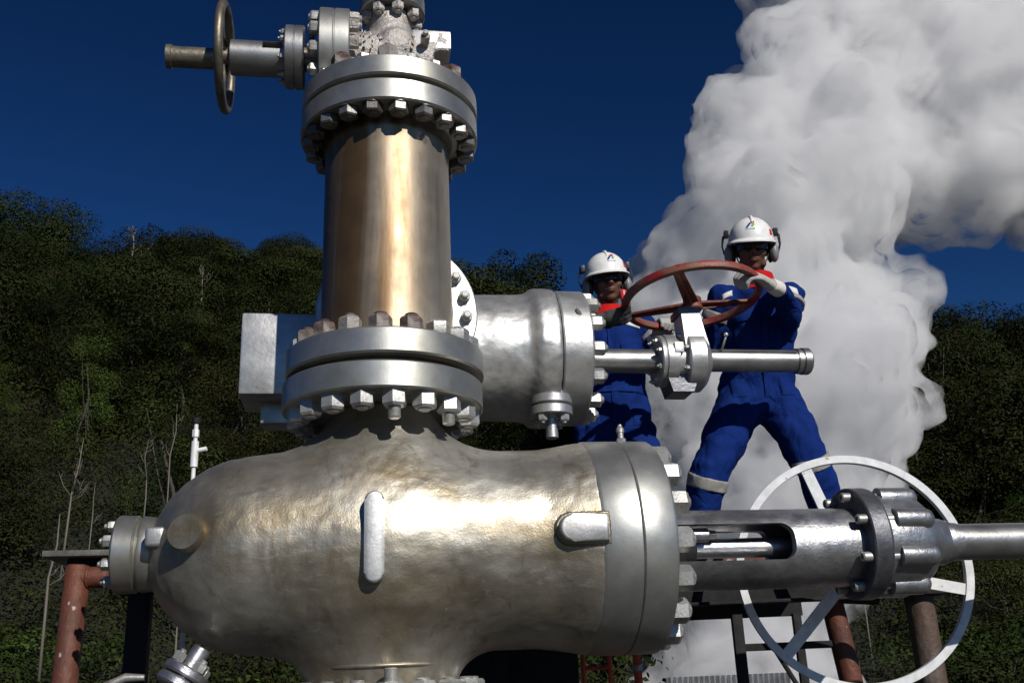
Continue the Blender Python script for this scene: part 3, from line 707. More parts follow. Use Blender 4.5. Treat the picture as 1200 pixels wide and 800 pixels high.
    for h, r in secs:
        rg.append((nek + nax*h, side*r, fw*r*.92))
    mb.loft(rg, 40); part('collar', mb, 'redcloth', root, 60)
    # sewn-on pieces lie on the cloth: find its front surface and lay thin patches over it
    bvh = BVHTree.FromPolygons([v.co + root.location for v in cov.data.vertices], [p.vertices[:] for p in cov.data.polygons])
    def sew(nm, x0, x1, z0, z1, mat, th=.006, n=8, slant=0):
        inn, out = [], []
        for i in range(n+1):
            ra, rb = [], []
            for q in range(n+1):
                x = x0 + (x1-x0)*i/n; z = z0 + (z1-z0)*q/n + slant*(i/n-.5)
                h = bvh.ray_cast(V(x, loc[1]-1.2, z+ZC), V(0, 1, 0))
                if h[0] is None: return
                p = h[0] - V(0, 0, ZC); edge = i in (0, n) or q in (0, n)
                ra.append(p + V(0, .01, 0)); rb.append(p - V(0, th*(.4 if edge else 1), 0) + h[1]*0)
            inn.append(ra); out.append(rb)
        part(nm, strip(MB(), inn, out), mat, cov, 60)
    cx = che.x
    sew('zip_flap', cx-.016, cx+.016, pel.z-.03, nek.z-.07, 'blue', .007, 14)
    for s in (-1, 1):
        sew('chest_pocket', cx+s*.085-.042, cx+s*.085+.042, che.z-.115, che.z-.02, 'blue', .008)
        sew('pocket_flap', cx+s*.085-.046, cx+s*.085+.046, che.z-.045, che.z-.012, 'blue', .015, 6)
        sew('hip_pocket', pel.x+s*.10-.030, pel.x+s*.10+.030, pel.z-.03, pel.z+.05, 'blue', .007)
    sew('belt_seam', cx-.13, cx+.13, pel.z+.115, pel.z+.145, 'blue', .008, 10)
    for s in bib: sew('chest_strip', nek.x+s*.085-.045, nek.x+s*.085+.045, nek.z-.078, nek.z-.050, 'whitetape', .006, 8, -s*.030)
    if patch:
        sew('shoulder_patch', shr.x-.030, shr.x+.022, shr.z-.010, shr.z+.022, 'whitetape', .006, 6, -.02)
        sew('shoulder_patch', shl.x-.020, shl.x+.025, shl.z-.020, shl.z+.004, 'whitetape', .006, 6, .02)
    # --- helmet
    def hs(az, el, r=1.0):
        ca = math.cos(el); w = math.sin(el)
        rid = 1 + .018*math.exp(-((az)/.12)**2)*(w > .3)
        return H(.108*math.sin(az)*ca*r, -.128*math.cos(az)*ca*r + .006, .036 + .118*w*r*rid)
    na = 56
    mb = MB()
    prof_h = [('s', R(e)) for e in (88, 78, 66, 54, 42, 30, 18, 6, 0)]
    rows = []
    for _, e in prof_h: rows.append([hs(2*PI*a/na, e) for a in range(na)])
    def brim(az, out, z):
        f = max(0, math.cos(az)); ex = .010 + .030*f**2.2
        r = 1
        return H((.108+ex*out)*math.sin(az), -(.128+ex*out)*math.cos(az) + .006, z - .010*out*f)
    rows.append([brim(2*PI*a/na, .25, .034) for a in range(na)]); rows.append([brim(2*PI*a/na, 1.0, .026) for a in range(na)]); rows.append([brim(2*PI*a/na, 1.0, .021) for a in range(na)]); rows.append([brim(2*PI*a/na, .2, .028) for a in range(na)])
    for e in (0, 20, 40, 60, 80): rows.append([hs(2*PI*a/na, R(e), .955) for a in range(na)])
    vv = [[mb.bm.verts.new(p) for p in row] for row in rows]
    for p, q in zip(vv, vv[1:]):
        for a in range(na): mb.bm.faces.new((p[a], p[(a+1) % na], q[(a+1) % na], q[a]))
    mb.bm.faces.new(vv[0]); mb.bm.faces.new(vv[-1])
    hel = part('helmet', mb, 'helmet', root, 50)
    mb = MB(); mb.tube([hs(0, R(e), .985) for e in (36, 50, 66, 82)] + [hs(PI, R(e), .985) for e in (80, 60, 40)], [.003, .006, .008, .008, .008, .006, .003], 10)
    part('helmet_ridge', mb, 'helmet', hel, 180)
    def patch_on(nm, pts, mat):
        mb = MB(); a = [hs(R(p[0]), R(p[1]), 1.001) for p in pts]; b = [hs(R(p[0]), R(p[1]), 1.016) for p in pts]
        A = [mb.bm.verts.new(p) for p in a]; B = [mb.bm.verts.new(p) for p in b]; n = len(A)
        mb.bm.faces.new(A[::-1]); mb.bm.faces.new(B)
        for i in range(n): mb.bm.faces.new((A[i], A[(i+1) % n], B[(i+1) % n], B[i]))
        part(nm, mb, mat, hel)
    o = j.get('emb', (2, 33))
    P_ = lambda pts: [(o[0]+x*1.35, o[1]+y*1.2) for x, y in pts]
    patch_on('emblem_stroke', P_([(-10, -7), (-5, -7), (2, 3), (-2, 5)]), 'emblem blue')
    patch_on('emblem_stroke', P_([(0, 7), (3, 9), (10, 9), (8, 3), (4, 3)]), 'emblem red')
    patch_on('emblem_stroke', P_([(2, -5), (6, -5), (10, 1), (4, 2)]), 'emblem green')
    patch_on('emblem_lettering', P_([(-9, -11.5), (9, -11.5), (9, -9.8), (-9, -9.8)]), 'emblem grey')
    patch_on('side_sticker', [(50, 8), (62, 8), (62, 22), (52, 22)], 'emblem red')
    # ear muffs
    for s in (-1, 1):
        mu = MB(); mu.ell(H(s*.106, .008, -.024), (.024*k, .034*k, .046*k), hax, 20, 14)
        mo = part('ear_muff', mu, 'muff grey', hel, 180)
        part('pad', MB().ell(H(s*.088, .008, -.024), (.016*k, .036*k, .048*k), hax, 20, 12), 'muff black', mo, 180)
        part('arm', MB().tube([H(s*.128, .012, -.02), H(s*.138, .012, .02), H(s*.134, .012, .062), H(s*.112, .012, .085)], [.0035, .0035, .0035, .007], 8).tube([H(s*.128, .030, -.02), H(s*.136, .03, .02), H(s*.128, .028, .065), H(s*.108, .022, .085)], [.003]*4, 8).box(H(s*.116, .02, .078), (.010, .022, .016), hax, .004), 'muff black', mo, 50)
    # sunglasses
    inn, out = [], []
    for jx in range(21):
        az = R(-80 + 8*jx); th = math.cos(az)
        drop = .020 - .006*abs(math.sin(az)); nose = .012*math.exp(-(az/.16)**2)
        zs = (-drop+nose, 0, .019)
        inn.append([H(.078*math.sin(az), -.098*max(th, .0) - .001 - .0*th, zz + .004) for zz in zs]); out.append([H(.081*math.sin(az), -.1025*max(th, 0) - .001, zz + .004) for zz in zs])
    gl_ = part('sunglasses', strip(MB(), inn, out), 'lens', root, 50)
    for s in (-1, 1): part('temple_arm', MB().tube([H(s*.079, -.018, .008), H(s*.082, .02, .006), H(s*.080, .05, -.004)], .003*k, 8), 'muff black', gl_)
    part('chin_strap', MB().tube([H(-.088, .0, .03), H(-.068, -.03, -.06), H(-.02, -.052, -.118), H(.02, -.052, -.118), H(.068, -.03, -.06), H(.088, 0, .03)], .003, 6), 'muff black', hel)
    return root

DECK = .41
def rimw(an): 
    p = v2w(*rimpt(an)) - V(0, 0, ZC); return p
rad_in = lambda an: (v2w(*RC) - V(0, 0, ZC) - rimw(an)).normalized()
person('worker in blue coverall standing legs apart, both gloved hands on the red wheel', (1.0, 4.0, DECK),
       dict(pelvis=(1.025, 4.05, 1.09), chest=(1.045, 3.96, 1.40), neck=(1.045, 3.92, 1.552), sh_a=(.90, 3.91, 1.485), sh_b=(1.175, 3.915, 1.485), el_a=(.815, 4.0, 1.30), el_b=(1.145, 3.85, 1.355),
            hip_a=(.945, 4.03, 1.05), hip_b=(1.105, 4.03, 1.05), kn_a=(.775, 3.95, .765), kn_b=(1.20, 4.0, .785), an_a=(.695, 4.04, .50), an_b=(1.29, 4.10, .50), band_a=(.08, .27), band_b=(-.10, .08), emb=(-6, 34)),
       ((1.035, 3.885, 1.695), (R(-8), R(15), R(3))),
       [('right_glove', rimw(73), rad_in(73)*.8 + V(0, 0, -.1), V(.3, -.5, -.8), 'gloveblack', 1, .86),
        ('left_glove', rimw(-38) + V(-.03, .01, -.015), V(-.72, -.62, .12), V(.15, -.60, .78), 'glove', -1, 1.06)], patch=True, bib=())
person('worker in blue coverall and dark glasses half hidden behind the silver side valve', (.42, 4.2, DECK),
       dict(pelvis=(.43, 4.2, 1.03), chest=(.43, 4.18, 1.37), neck=(.432, 4.17, 1.525), sh_a=(.29, 4.16, 1.465), sh_b=(.575, 4.16, 1.465), el_a=(.225, 3.95, 1.27), el_b=(.69, 4.12, 1.30),
            hip_a=(.35, 4.2, .98), hip_b=(.51, 4.2, .98), kn_a=(.32, 4.16, .72), kn_b=(.54, 4.14, .72), an_a=(.32, 4.22, .49), an_b=(.56, 4.22, .49), emb=(9, 34)),
       ((.437, 4.14, 1.675), (R(4), R(8), R(-4))),
       [('right_glove', rimw(160) + V(-.02, 0, -.012), rad_in(172)*.9 + V(0, 0, .1), V(-.25, -.55, -.75), 'gloveblack', -1, 1.0),
        ('left_glove', rimw(97), rad_in(97)*.9 + V(0, 0, .2), V(0, .3, 1), 'glove', 1, .85)])

# ------------------------------------------------------------------ platform, frames and small things round the valves
plat = thing('work_platform', 'dark steel work platform on rusty pipe legs under the two workers', 'platform', (.65, 4.5, -1.5), 'w')
part('deck', MB().box((.62, 4.62, DECK-.012), (.78, .60, .0115), None, .003), 'plate', plat)
part('front_beam', MB().box((.62, 4.045, .322), (.78, .02, .072), None, .004).box((.62, 4.02, .392), (.78, .045, .006), None, .002).box((.62, 4.02, .252), (.78, .045, .006), None, .002), 'blacksteel', plat)
part('rear_beam', MB().box((.62, 5.19, .322), (.78, .02, .072), None, .004), 'blacksteel', plat)
part('shade_panel', MB().box((-.04, 5.17, -.60), (.30, .006, .90), None, .002), 'blacksteel', plat)  # added black sheet, stands in for the shade below the deck
part('timber_plank', MB().box((.80, 3.985, .408), (.42, .05, .014), None, .003), 'rust', plat)
for x, y in ((.835, 4.05), (-.10, 4.05), (1.36, 5.15), (-.10, 5.15)): part('post', MB().box((x, y, -.62), (.020, .020, .88), None, .003), 'blacksteel', plat)
part('brace', MB().box((1.04, 4.10, .085), (.20, .014, .014), None, .002), 'blacksteel', plat)
part('brace', MB().tube([(.855, 4.06, .30), (1.12, 4.08, -.20)], .010, 8), 'blacksteel', plat)
part('leg', MB().cyl((1.225, 4.10, .30), (1.425, 4.12, -1.5), .044, 32), 'rust', plat)
part('leg', MB().cyl((1.40, 4.02, .255), (1.225, 4.10, .275), .035, 24), 'blacksteel', plat)
lg = thing('pipe_post', 'thick brown grey pipe post seen through the white rimmed wheel', 'post', (1.60, 4.3, -1.5), 'w')
part('shaft', MB().cyl((1.655, 4.3, .27), (1.655, 4.3, -1.5), .058, 40), 'greyrust', lg)
part('head_plate', MB().box((1.655, 4.3, .275), (.10, .10, .008), None, .003), 'blacksteel', lg)

fr = thing('rusty_stand', 'rusty pipe stand topped by a grey plate left of the big valve', 'stand', (-.96, .3, -1.5))
part('top_plate', MB().box((-.72, .36, .424), (.32, .12, .009), None, .002), 'plate', fr)
part('packing_beam', MB().box((-.66, .36, .404), (.32, .06, .010), None, .002), 'blacksteel', fr)
def arc(c, r, a0, a1, n=8): return [V(c[0]+r*math.cos(R(a0+(a1-a0)*i/n)), c[1], c[2]+r*math.sin(R(a0+(a1-a0)*i/n))) for i in range(n+1)]
part('rail', MB().tube([(-.50, .3, .356), (-.93, .3, .356)], .0335, 28), 'rust', fr, 60)
part('corner_post', MB().cyl((-.945, .3, .394), (-.985, .3, -1.5), .0375, 32, .004), 'rust', fr, 60)
part('weld_bead', MB().tube([(-.912, .3+.034*math.cos(2*PI*k/20), .356+.034*math.sin(2*PI*k/20)) for k in range(20)], .005, 6, True), 'rust', fr, 180)
part('dark_leg', MB().box((-.757, .33, -.60), (.034, .03, .90), None, .004).box((-.70, .33, .345), (.12, .03, .045), None, .004), 'blacksteel', fr)

vf = thing('relief_fitting', 'thin white pipe fitting standing up behind the rounded left shoulder of the valve', 'pipe fitting', (-1.195, 3.65, -1.5), 'w')
X, Y = -1.21, 3.65
part('riser', MB().cyl((X, Y, -1.5), (X, Y, .985), .008, 16), 'white', vf)
part('valve_body', MB().cyl((X, Y, .80), (X, Y, .90), .014, 16).cyl((X, Y, .862), (X+.045, Y, .870), .009, 12).cyl((X, Y, .915), (X, Y, .945), .013, 6), 'white', vf)
part('cap', MB().cyl((X, Y, .968), (X, Y, .990), .014, 16), 'blacksteel', vf)
sp = thing('drain_valve_handle', 'short silver lever tip at the bottom edge beside the dark frame leg', 'lever', (-.86, .05, -1.5))
part('lever', MB().tube([(-.80, .12, .028), (-.74, .12, .052), (-.69, .12, .050)], [.012, .013, .009], 12), 'nut', sp)
part('spindle', MB().cyl((-.80, .12, -1.5), (-.80, .12, .034), .02, 16), 'steel', sp)

ld = thing('access_ladder', 'orange red ladder under the platform below the big valve', 'ladder', (.34, 5.4, -1.5), 'w')
for x in (.292, .426): part('rail', MB().cyl((x, 5.3, -1.5), (x, 5.3, .40), .012, 16), 'orange', ld)
for i in range(6): part('rung', MB().cyl((.292, 5.3, .042-.28*i), (.426, 5.3, .042-.28*i), .010, 12), 'orange', ld)
rp = thing('red_standpipe', 'orange red standpipe beside the ladder under the platform', 'pipe', (.56, 5.3, -1.5), 'w')
part('shaft', MB().cyl((.566, 5.3, -1.5), (.566, 5.3, .40), .021, 20), 'orange', rp)
part('coupling', MB().cyl((.566, 5.3, .02), (.566, 5.3, .05), .027, 20), 'nut', rp)

sh = thing('corrugated_fence', 'low grey corrugated metal fence in front of the steam', 'fence', (1.7, 9.0, -1.5), 'w')
mb = MB(); inn, out = [], []
for i in range(161):
    x = 1.20 + i*.0066; y = 9 + .02*math.sin(i*.9)
    inn.append([V(x, y+.004, -1.5), V(x, y+.004, -.03)]); out.append([V(x, y, -1.5), V(x, y, -.03)])
part('sheet', strip(MB(), inn, out), 'sheet', sh, 60)
part('top_rail', MB().box((1.73, 9.05, -.06), (.53, .02, .03), None, .004), 'sheet', sh)
ps_ = thing('wellhead_pedestal', 'dark concrete wellhead plinth below the lower flange', 'plinth', (0, 0, -1.5)) if False else None

# ------------------------------------------------------------------ terrain
AZS = [-180, -70, -45, -33, -29.7, -27, -24.2, -20.5, -17.6, -14.6, -12, -1.9, 2.9, 4.9, 8, 16, 24.3, 26.8, 28.8, 34, 50, 80, 180]
ELS = [4, 14, 21, 23.4, 23.9, 23.9, 23.4, 24.2, 24.2, 24.4, 24.2, 22.3, 21.3, 20.6, 19.8, 18.2, 17.1, 16.5, 16.2, 15, 12, 6, 4]
R_RIDGE = 112.0; TREE_H = 8.6
def hill(az, r):
    e = np.interp(math.degrees(az), AZS, ELS)
    def line(q): return q*math.tan(R(e)) + ZC - TREE_H - 1.8*(1-min(q/R_RIDGE, 1))
    h = line(min(r, R_RIDGE)) + max(0, r-R_RIDGE)*.05
    h = h if h > 1.2 else 1.2*math.exp((h-1.2)/4)          # runs out gently on to the pad
    k = min(max((r-17)/14, 0), 1)
    x, y = math.sin(az)*r, math.cos(az)*r
    return h*k + (mnoise.noise(V(x*.05, y*.05, 3))*1.3 + mnoise.noise(V(x*.13, y*.13, 9))*.7)*min(k, 1)
mb = MB(); azn = 240; rs = [0.0, 6, 12, 17] + [17+3.2*i for i in range(1, 34)] + [135, 160, 200, 280, 420]
def azat(k): return -PI + 2*PI*k/azn
grid = []
for r in rs:
    if r == 0: grid.append([mb.bm.verts.new((0, 0, 0))]); continue
    grid.append([mb.bm.verts.new((math.sin(azat(k))*r, math.cos(azat(k))*r, hill(azat(k), r) if r > 17 else 0)) for k in range(azn)])
for i in range(1, len(grid)):
    for k in range(azn):
        k2 = (k+1) % azn
        f = mb.bm.faces.new((grid[i-1][0], grid[i][k2], grid[i][k]) if i == 1 else (grid[i-1][k], grid[i-1][k2], grid[i][k2], grid[i][k]))
        f.material_index = 0 if rs[i] <= 17 else 1
me = mb.mesh('terrain', ['gravel', 'soil'], smooth=180)
terrain = bpy.data.objects.new('terrain', me); COL.objects.link(terrain); tag(terrain, 'gravel well pad running up into a steep wooded hillside', 'terrain', kind='structure')

# ------------------------------------------------------------------ vegetation
def leaf_cloud(bm_mb, rnd, clumps, leaf, dens, up=.35):
    """leaf sized faces spread through and over a set of ellipsoidal clumps (centre, radii)"""
    for c, r in clumps:
        n = int(dens*(r[0]*r[1]*r[2])**(2/3)/leaf**2)
        for _ in range(n):
            d = V(rnd.gauss(0, 1), rnd.gauss(0, 1), rnd.gauss(0, 1)).normalized()
            if d.z < -.35 and rnd.random() < .7: d.z = -d.z
            q = rnd.uniform(.72, 1.06)
            p = V(c[0]+d.x*r[0]*q, c[1]+d.y*r[1]*q, c[2]+d.z*r[2]*q)
            nrm = (d + V(rnd.gauss(0, .28), rnd.gauss(0, .28), rnd.gauss(0, .28)+up)).normalized()
            _, a, b = basis(nrm); an = rnd.uniform(0, 2*PI); a, b = a*math.cos(an)+b*math.sin(an), b*math.cos(an)-a*math.sin(an)
            s = leaf*rnd.uniform(.6, 1.25)
            bm = bm_mb.bm
            vs = [bm.verts.new(p + a*(s*.5)), bm.verts.new(p + b*(s*.27) + nrm*(s*.06)), bm.verts.new(p - a*(s*.5)), bm.verts.new(p - b*(s*.27) + nrm*(s*.06))]
            bm.faces.new(vs)
def crown_mesh(nm, seed, h, w, style, leaf, dens, mat):
    rnd = random.Random(seed); cl = []
    n = {'round': 30, 'umbrella': 26, 'tall': 30, 'shrub': 10}[style]
    for i in range(n):
        a = rnd.uniform(0, 2*PI); q = math.sqrt(rnd.random())
        if style == 'umbrella': z = h*(.80 + .14*(1-q*q)) + rnd.uniform(-.06, .05)*h - (h*.45*rnd.random() if i > 16 else 0); rr = w*.5*q; s = w*rnd.uniform(.12, .2); cl.append(((rr*math.cos(a), rr*math.sin(a), z), (s*1.25, s*1.25, s*.6)))
        elif style == 'tall': zz = rnd.uniform(.12, 1); rr = w*.42*q*math.sqrt(max(0, 1-((zz-.5)/.6)**2)); s = w*rnd.uniform(.13, .22); cl.append(((rr*math.cos(a), rr*math.sin(a), h*zz - s), (s, s, s*.95)))
        elif style == 'shrub': zz = rnd.uniform(.1, .8); rr = w*.4*q; s = w*rnd.uniform(.14, .26); cl.append(((rr*math.cos(a), rr*math.sin(a), h*zz), (s, s, s*.8)))
        else: zz = rnd.uniform(.14, .92); rr = w*.45*q*math.sqrt(max(.05, 1-((zz-.6)/.5)**2)); s = w*rnd.uniform(.15, .25); cl.append(((rr*math.cos(a), rr*math.sin(a), h*zz), (s*1.1, s*1.1, s*.85)))
    mb = MB(); leaf_cloud(mb, rnd, cl, leaf, dens)
    return mb.mesh('crown', mat, smooth=None), cl
def trunk_mesh(seed, h, r, cl):
    rnd = random.Random(seed); mb = MB()
    p = [V(0, 0, -.8), V(rnd.uniform(-.15, .15), rnd.uniform(-.15, .15), h*.25), V(rnd.uniform(-.3, .3), rnd.uniform(-.3, .3), h*.5), V(rnd.uniform(-.4, .4), rnd.uniform(-.4, .4), h*.75)]
    mb.tube(p, [r, r*.8, r*.6, r*.35], 9)
    for c, _ in rnd.sample(cl, min(7, len(cl))):
        b = p[2].lerp(p[1], rnd.random()*.5); e = Vector(c); m = b.lerp(e, .5) + V(0, 0, -.04*h)
        mb.tube([b, m, e], [r*.4, r*.26, r*.1], 6)
    return mb.mesh('trunk', 'bark', smooth=180)
KINDS = []
for i, (st, h, w, leaf, dens, mat) in enumerate([('round', 9, 7.5, .17, 12, 'leaf1'), ('umbrella', 9.5, 8.5, .17, 15, 'leaf2'), ('tall', 10.5, 5.8, .16, 11, 'leaf1'), ('round', 8, 7, .18, 11, 'leaf2'), ('umbrella', 9, 8, .18, 14, 'leaf1'), ('round', 9.5, 8.5, .18, 12, 'leaf1'),
                                                 ('round', 6.5, 5, .12, 9, 'leaf2'), ('tall', 7.5, 4, .11, 9, 'leaf3')]):
    cm, cl = crown_mesh('crown', 50+i, h, w, st, leaf, dens, mat); KINDS.append((cm, trunk_mesh(80+i, h, .16 if i < 6 else .1, cl), st))
TLAB = ['dark rounded rainforest tree packed into the steep hillside forest', 'flat topped olive rainforest tree spreading its layers on the hillside', 'tall narrow dark tree rising from the hillside forest', 'olive green rounded tree among the hillside forest', 'dark flat topped tree layered among the hillside forest', 'broad dark tree with heavy crown in the hillside forest',
        'smaller olive tree at the foot of the forested slope', 'slender bright green young tree at the foot of the forested slope']
rnd = random.Random(11)
placed = []
def add_tree(az, r, kind, s):
    x, y = math.sin(az)*r, math.cos(az)*r; z = hill(az, r)
    o = bpy.data.objects.new('forest_tree', None); COL.objects.link(o); o.location = (x, y, z - .2); o.rotation_euler = (rnd.uniform(-.06, .06), rnd.uniform(-.06, .06), rnd.uniform(0, 6.28)); o.scale = (s*rnd.uniform(.9, 1.12), s*rnd.uniform(.9, 1.12), s*rnd.uniform(.85, 1.15)); o.empty_display_size = .5
    g = ('hillside rainforest trees', 'young trees at the foot of the slope')[kind >= 6]
    tag(o, TLAB[kind], 'tree', 'hillside trees: ' + TLAB[kind])
    for nm, me in (('crown', KINDS[kind][0]), ('trunk', KINDS[kind][1])):
        c = bpy.data.objects.new(nm, me); COL.objects.link(c); c.parent = o
r = 31.0
while r < 114:
    step = 4.0 + r*.017
    dr = 4.2 + r*.024
    n = int(R(66)*r/step)
    for i in range(n):
        az = R(-33) + (i + rnd.uniform(.1, .9))/n*R(66); rr = r + rnd.uniform(-.45, .45)*dr
        d = math.degrees(az)
        if 9.0 < d < 20.5 and rr < 90: continue
        if 8 < d < 23 and rr < 40: continue
        near = rr < 44
        kind = rnd.choice((6, 6, 7)) if near else rnd.choices(range(6), (5, 3, 3, 3, 3, 4))[0]
        add_tree(az, rr, kind, (rnd.uniform(.55, .95) if rnd.random() < .85 else rnd.uniform(.95, 1.15)) if not near else rnd.uniform(.5, .95))
    r += dr
# shrubs nearer the pad
SH = []
for i in range(3):
    cm, cl = crown_mesh('foliage', 150+i, 2.2, 2.6, 'shrub', .115, 6.5, ('leaf3', 'leaf2', 'leaf3')[i]); SH.append((cm, trunk_mesh(160+i, 1.6, .04, cl)))
SLAB = ['bright leafy shrub in the undergrowth at the edge of the well pad', 'dull olive shrub in the undergrowth at the edge of the well pad', 'spreading green shrub in the undergrowth at the edge of the well pad']
for i in range(62):
    d = rnd.uniform(-32, 31); rr = rnd.uniform(17.5, 30)
    if 4 < d < 21 and rr < 31: continue
    az = R(d); q = rnd.randrange(3)
    o = bpy.data.objects.new('shrub', None); COL.objects.link(o); o.location = (math.sin(az)*rr, math.cos(az)*rr, hill(az, rr)-.1); o.rotation_euler = (0, 0, rnd.uniform(0, 6.28)); s = rnd.uniform(.6, 1.25); o.scale = (s*1.1, s*1.1, s)
    tag(o, SLAB[q], 'shrub', 'shrubs: ' + SLAB[q])
    for nm, me in (('foliage', SH[q][0]), ('stem', SH[q][1])):
        c = bpy.data.objects.new(nm, me); COL.objects.link(c); c.parent = o
# undergrowth that nobody could count
mb = MB(); ur = random.Random(5); cl = []
for _ in range(3000):
    d = ur.uniform(-33, 33); rr = 18 + 92*ur.random()**1.35; az = R(d); s = ur.uniform(.4, .95)*(1 + rr/55)
    if 4 < d < 20 and rr < 30: continue
    cl.append(((math.sin(az)*rr, math.cos(az)*rr, hill(az, rr)+s*.25), (s*1.3, s*1.3, s*.8)))
leaf_near = [c for c in cl if c[0][1] < 45]; leaf_far = [c for c in cl if c[0][1] >= 45]
leaf_cloud(mb, ur, leaf_near, .13, 3); leaf_cloud(mb, ur, leaf_far, .26, 5)
ug = bpy.data.objects.new('undergrowth', mb.mesh('undergrowth', 'leaf2', smooth=None)); COL.objects.link(ug); tag(ug, 'low green undergrowth covering the slope between the trees', 'undergrowth', kind='stuff')

# bare pale trees and saplings that stand out of the forest
def ray_dir(px, py):
    p_, r_ = R(18.8235), R(-2.4226); f = 1162.8
    fw = V(0, math.cos(p_), math.sin(p_)); up = V(0, -math.sin(p_), math.cos(p_)); rt = V(1, 0, 0)
    RT = rt*math.cos(r_) + up*math.sin(r_); UPc = up*math.cos(r_) - rt*math.sin(r_)
    return fw + RT*((px-600)/f) - UPc*((py-400)/f), RT, UPc, fw
def bare_tree(label, cat, px, py, dist, h, r, seed, nb, spread, lean=0, name='bare_tree', sink=0):
    d = ray_dir(px, py)[0]; p = d*(dist/d.y); rn_ = random.Random(seed)
    o = bpy.data.objects.new(name, None); COL.objects.link(o); o.location = (p.x, p.y, p.z + ZC - sink); o.empty_display_size = .3
    tag(o, label, cat, 'pale bare trees'); BASE[o.name] = V(0, 0, 0)
    mb = MB(); pts = [V(lean*h*t_ + rn_.uniform(-.02, .02)*h, rn_.uniform(-.02, .02)*h, h*t_) for t_ in (0, .25, .5, .75, 1)]; pts[0] = V(0, 0, -.5)
    mb.tube(pts, [r*.7, r*.6, r*.5, r*.36, r*.14], 8); part('trunk', mb, 'pale bark', o, 180)
    mb = MB()
    for i in range(nb):
        t_ = rn_.uniform(.35, .95); k = int(t_*4); b = pts[k].lerp(pts[min(k+1, 4)], t_*4-k); a = rn_.uniform(0, 2*PI); ln = h*spread*rn_.uniform(.5, 1)*(1.2-t_)
        e = b + V(math.cos(a)*ln, math.sin(a)*ln*.6, ln*rn_.uniform(.6, 1.3)); m_ = b.lerp(e, .5) + V(math.cos(a)*ln*.12, 0, -ln*.08)
        mb.tube([b, m_, e], [r*.32, r*.2, r*.07], 6)
        for _ in range(2):
            s_ = b.lerp(e, rn_.uniform(.4, .8)); q = V(rn_.uniform(-.4, .4), rn_.uniform(-.2, .2), rn_.uniform(.2, .5))*ln*.5
            mb.tube([s_, s_+q], [r*.2, r*.07], 5)
    part('branches', mb, 'pale bark', o, 180)
bare_tree('pale forked dead trunk high on the hillside at the left', 'tree', 150, 352, 62, 5.5, .14, 1, 7, .4)
bare_tree('thin pale dead tree with upright twigs, on the hillside left of the end block', 'tree', 233, 385, 58, 4.2, .10, 2, 9, .45)
bare_tree('short bleached stump low on the left hillside', 'tree', 92, 388, 60, 1.6, .13, 3, 2, .3)
bare_tree('bare forked sapling left of the white pipe fitting', 'sapling', 196, 592, 17, 1.75, .020, 4, 7, .4, .02)
bare_tree('second bare sapling with crossing twigs, left of the forked one', 'sapling', 168, 606, 18, 1.45, .020, 5, 6, .4, -.03)
bare_tree('tall leaning bare sapling rising behind the rusty stand', 'sapling', 74, 645, 17, 1.95, .030, 6, 8, .35, .08)
bare_tree('thin bare stick sapling between the rusty stand and the end flange', 'sapling', 104, 645, 17.5, 1.2, .018, 7, 3, .25, .02)
bare_tree('grey bare trunk beside the rusty corner post', 'sapling', 50, 755, 15, 1.9, .035, 8, 3, .2, .02)
bare_tree('pale bare stick showing under the rounded shoulder of the valve', 'sapling', 205, 775, 15, .9, .025, 9, 2, .2, .03)
bare_tree('spindly bare twig tree half hidden in the steam edge on the right hillside', 'tree', 1020, 760, 26, 3.0, .03, 10, 6, .3)

# ------------------------------------------------------------------ steam
BL = [(930, -50, 75), (1010, -40, 95), (1120, -50, 115), (1225, -30, 105), (935, 55, 58), (912, 105, 56), (1000, 80, 95), (1110, 90, 105), (1210, 100, 100), (885, 170, 62), (850, 222, 58), (960, 185, 92), (1070, 165, 85), (1150, 185, 68), (1215, 185, 58),
      (825, 268, 52), (905, 280, 92), (978, 262, 60), (815, 325, 52), (910, 350, 90), (985, 360, 70), (1015, 420, 52), (950, 440, 92), (850, 420, 72), (805, 385, 44), (818, 490, 42), (900, 520, 88), (1000, 495, 66), (995, 555, 42), (835, 575, 46), (920, 600, 72), (870, 640, 66), (855, 720, 62), (880, 790, 48), (820, 800, 48), (850, 860, 80), (850, 940, 90)]
mb = MB(); sr = random.Random(21); YS = 25.0
for x, y, r_ in BL:
    if y < 120: x += 32 if x < 960 else 14
    elif x < 890: x += 22
    elif x > 960 and y > 230: x -= 26
    yy = YS + sr.uniform(-1.0, 1.0); d = ray_dir(x, y)[0]; p = d*(yy/d.y); s = r_*yy/1162.8*math.sqrt(1+d.x**2)*.96
    mb.ell(V(p.x, p.y, p.z + ZC), (s, s*1.1, s), None, 24, 16)
sme = bpy.data.meshes.new('steam_plume'); bmesh.ops.recalc_face_normals(mb.bm, faces=mb.bm.faces[:]); mb.bm.to_mesh(sme); mb.bm.free()
T1, T2, T3 = tex('billow', 1.5, 1), tex('puff', .68, 2), tex('curl', .30, 2)
def DSP(t_, st): return ('DISPLACE', dict(texture=t_, strength=st, mid_level=.5, texture_coords='LOCAL'))
base_me = eval_mesh(sme, [('REMESH', dict(mode='VOXEL', voxel_size=.15, adaptivity=0)), ('SMOOTH', dict(factor=.5, iterations=4)), DSP(T1, 3.0), DSP(T2, 1.8), ('REMESH', dict(mode='VOXEL', voxel_size=.13, adaptivity=0))])
shells = MB(); mats = []
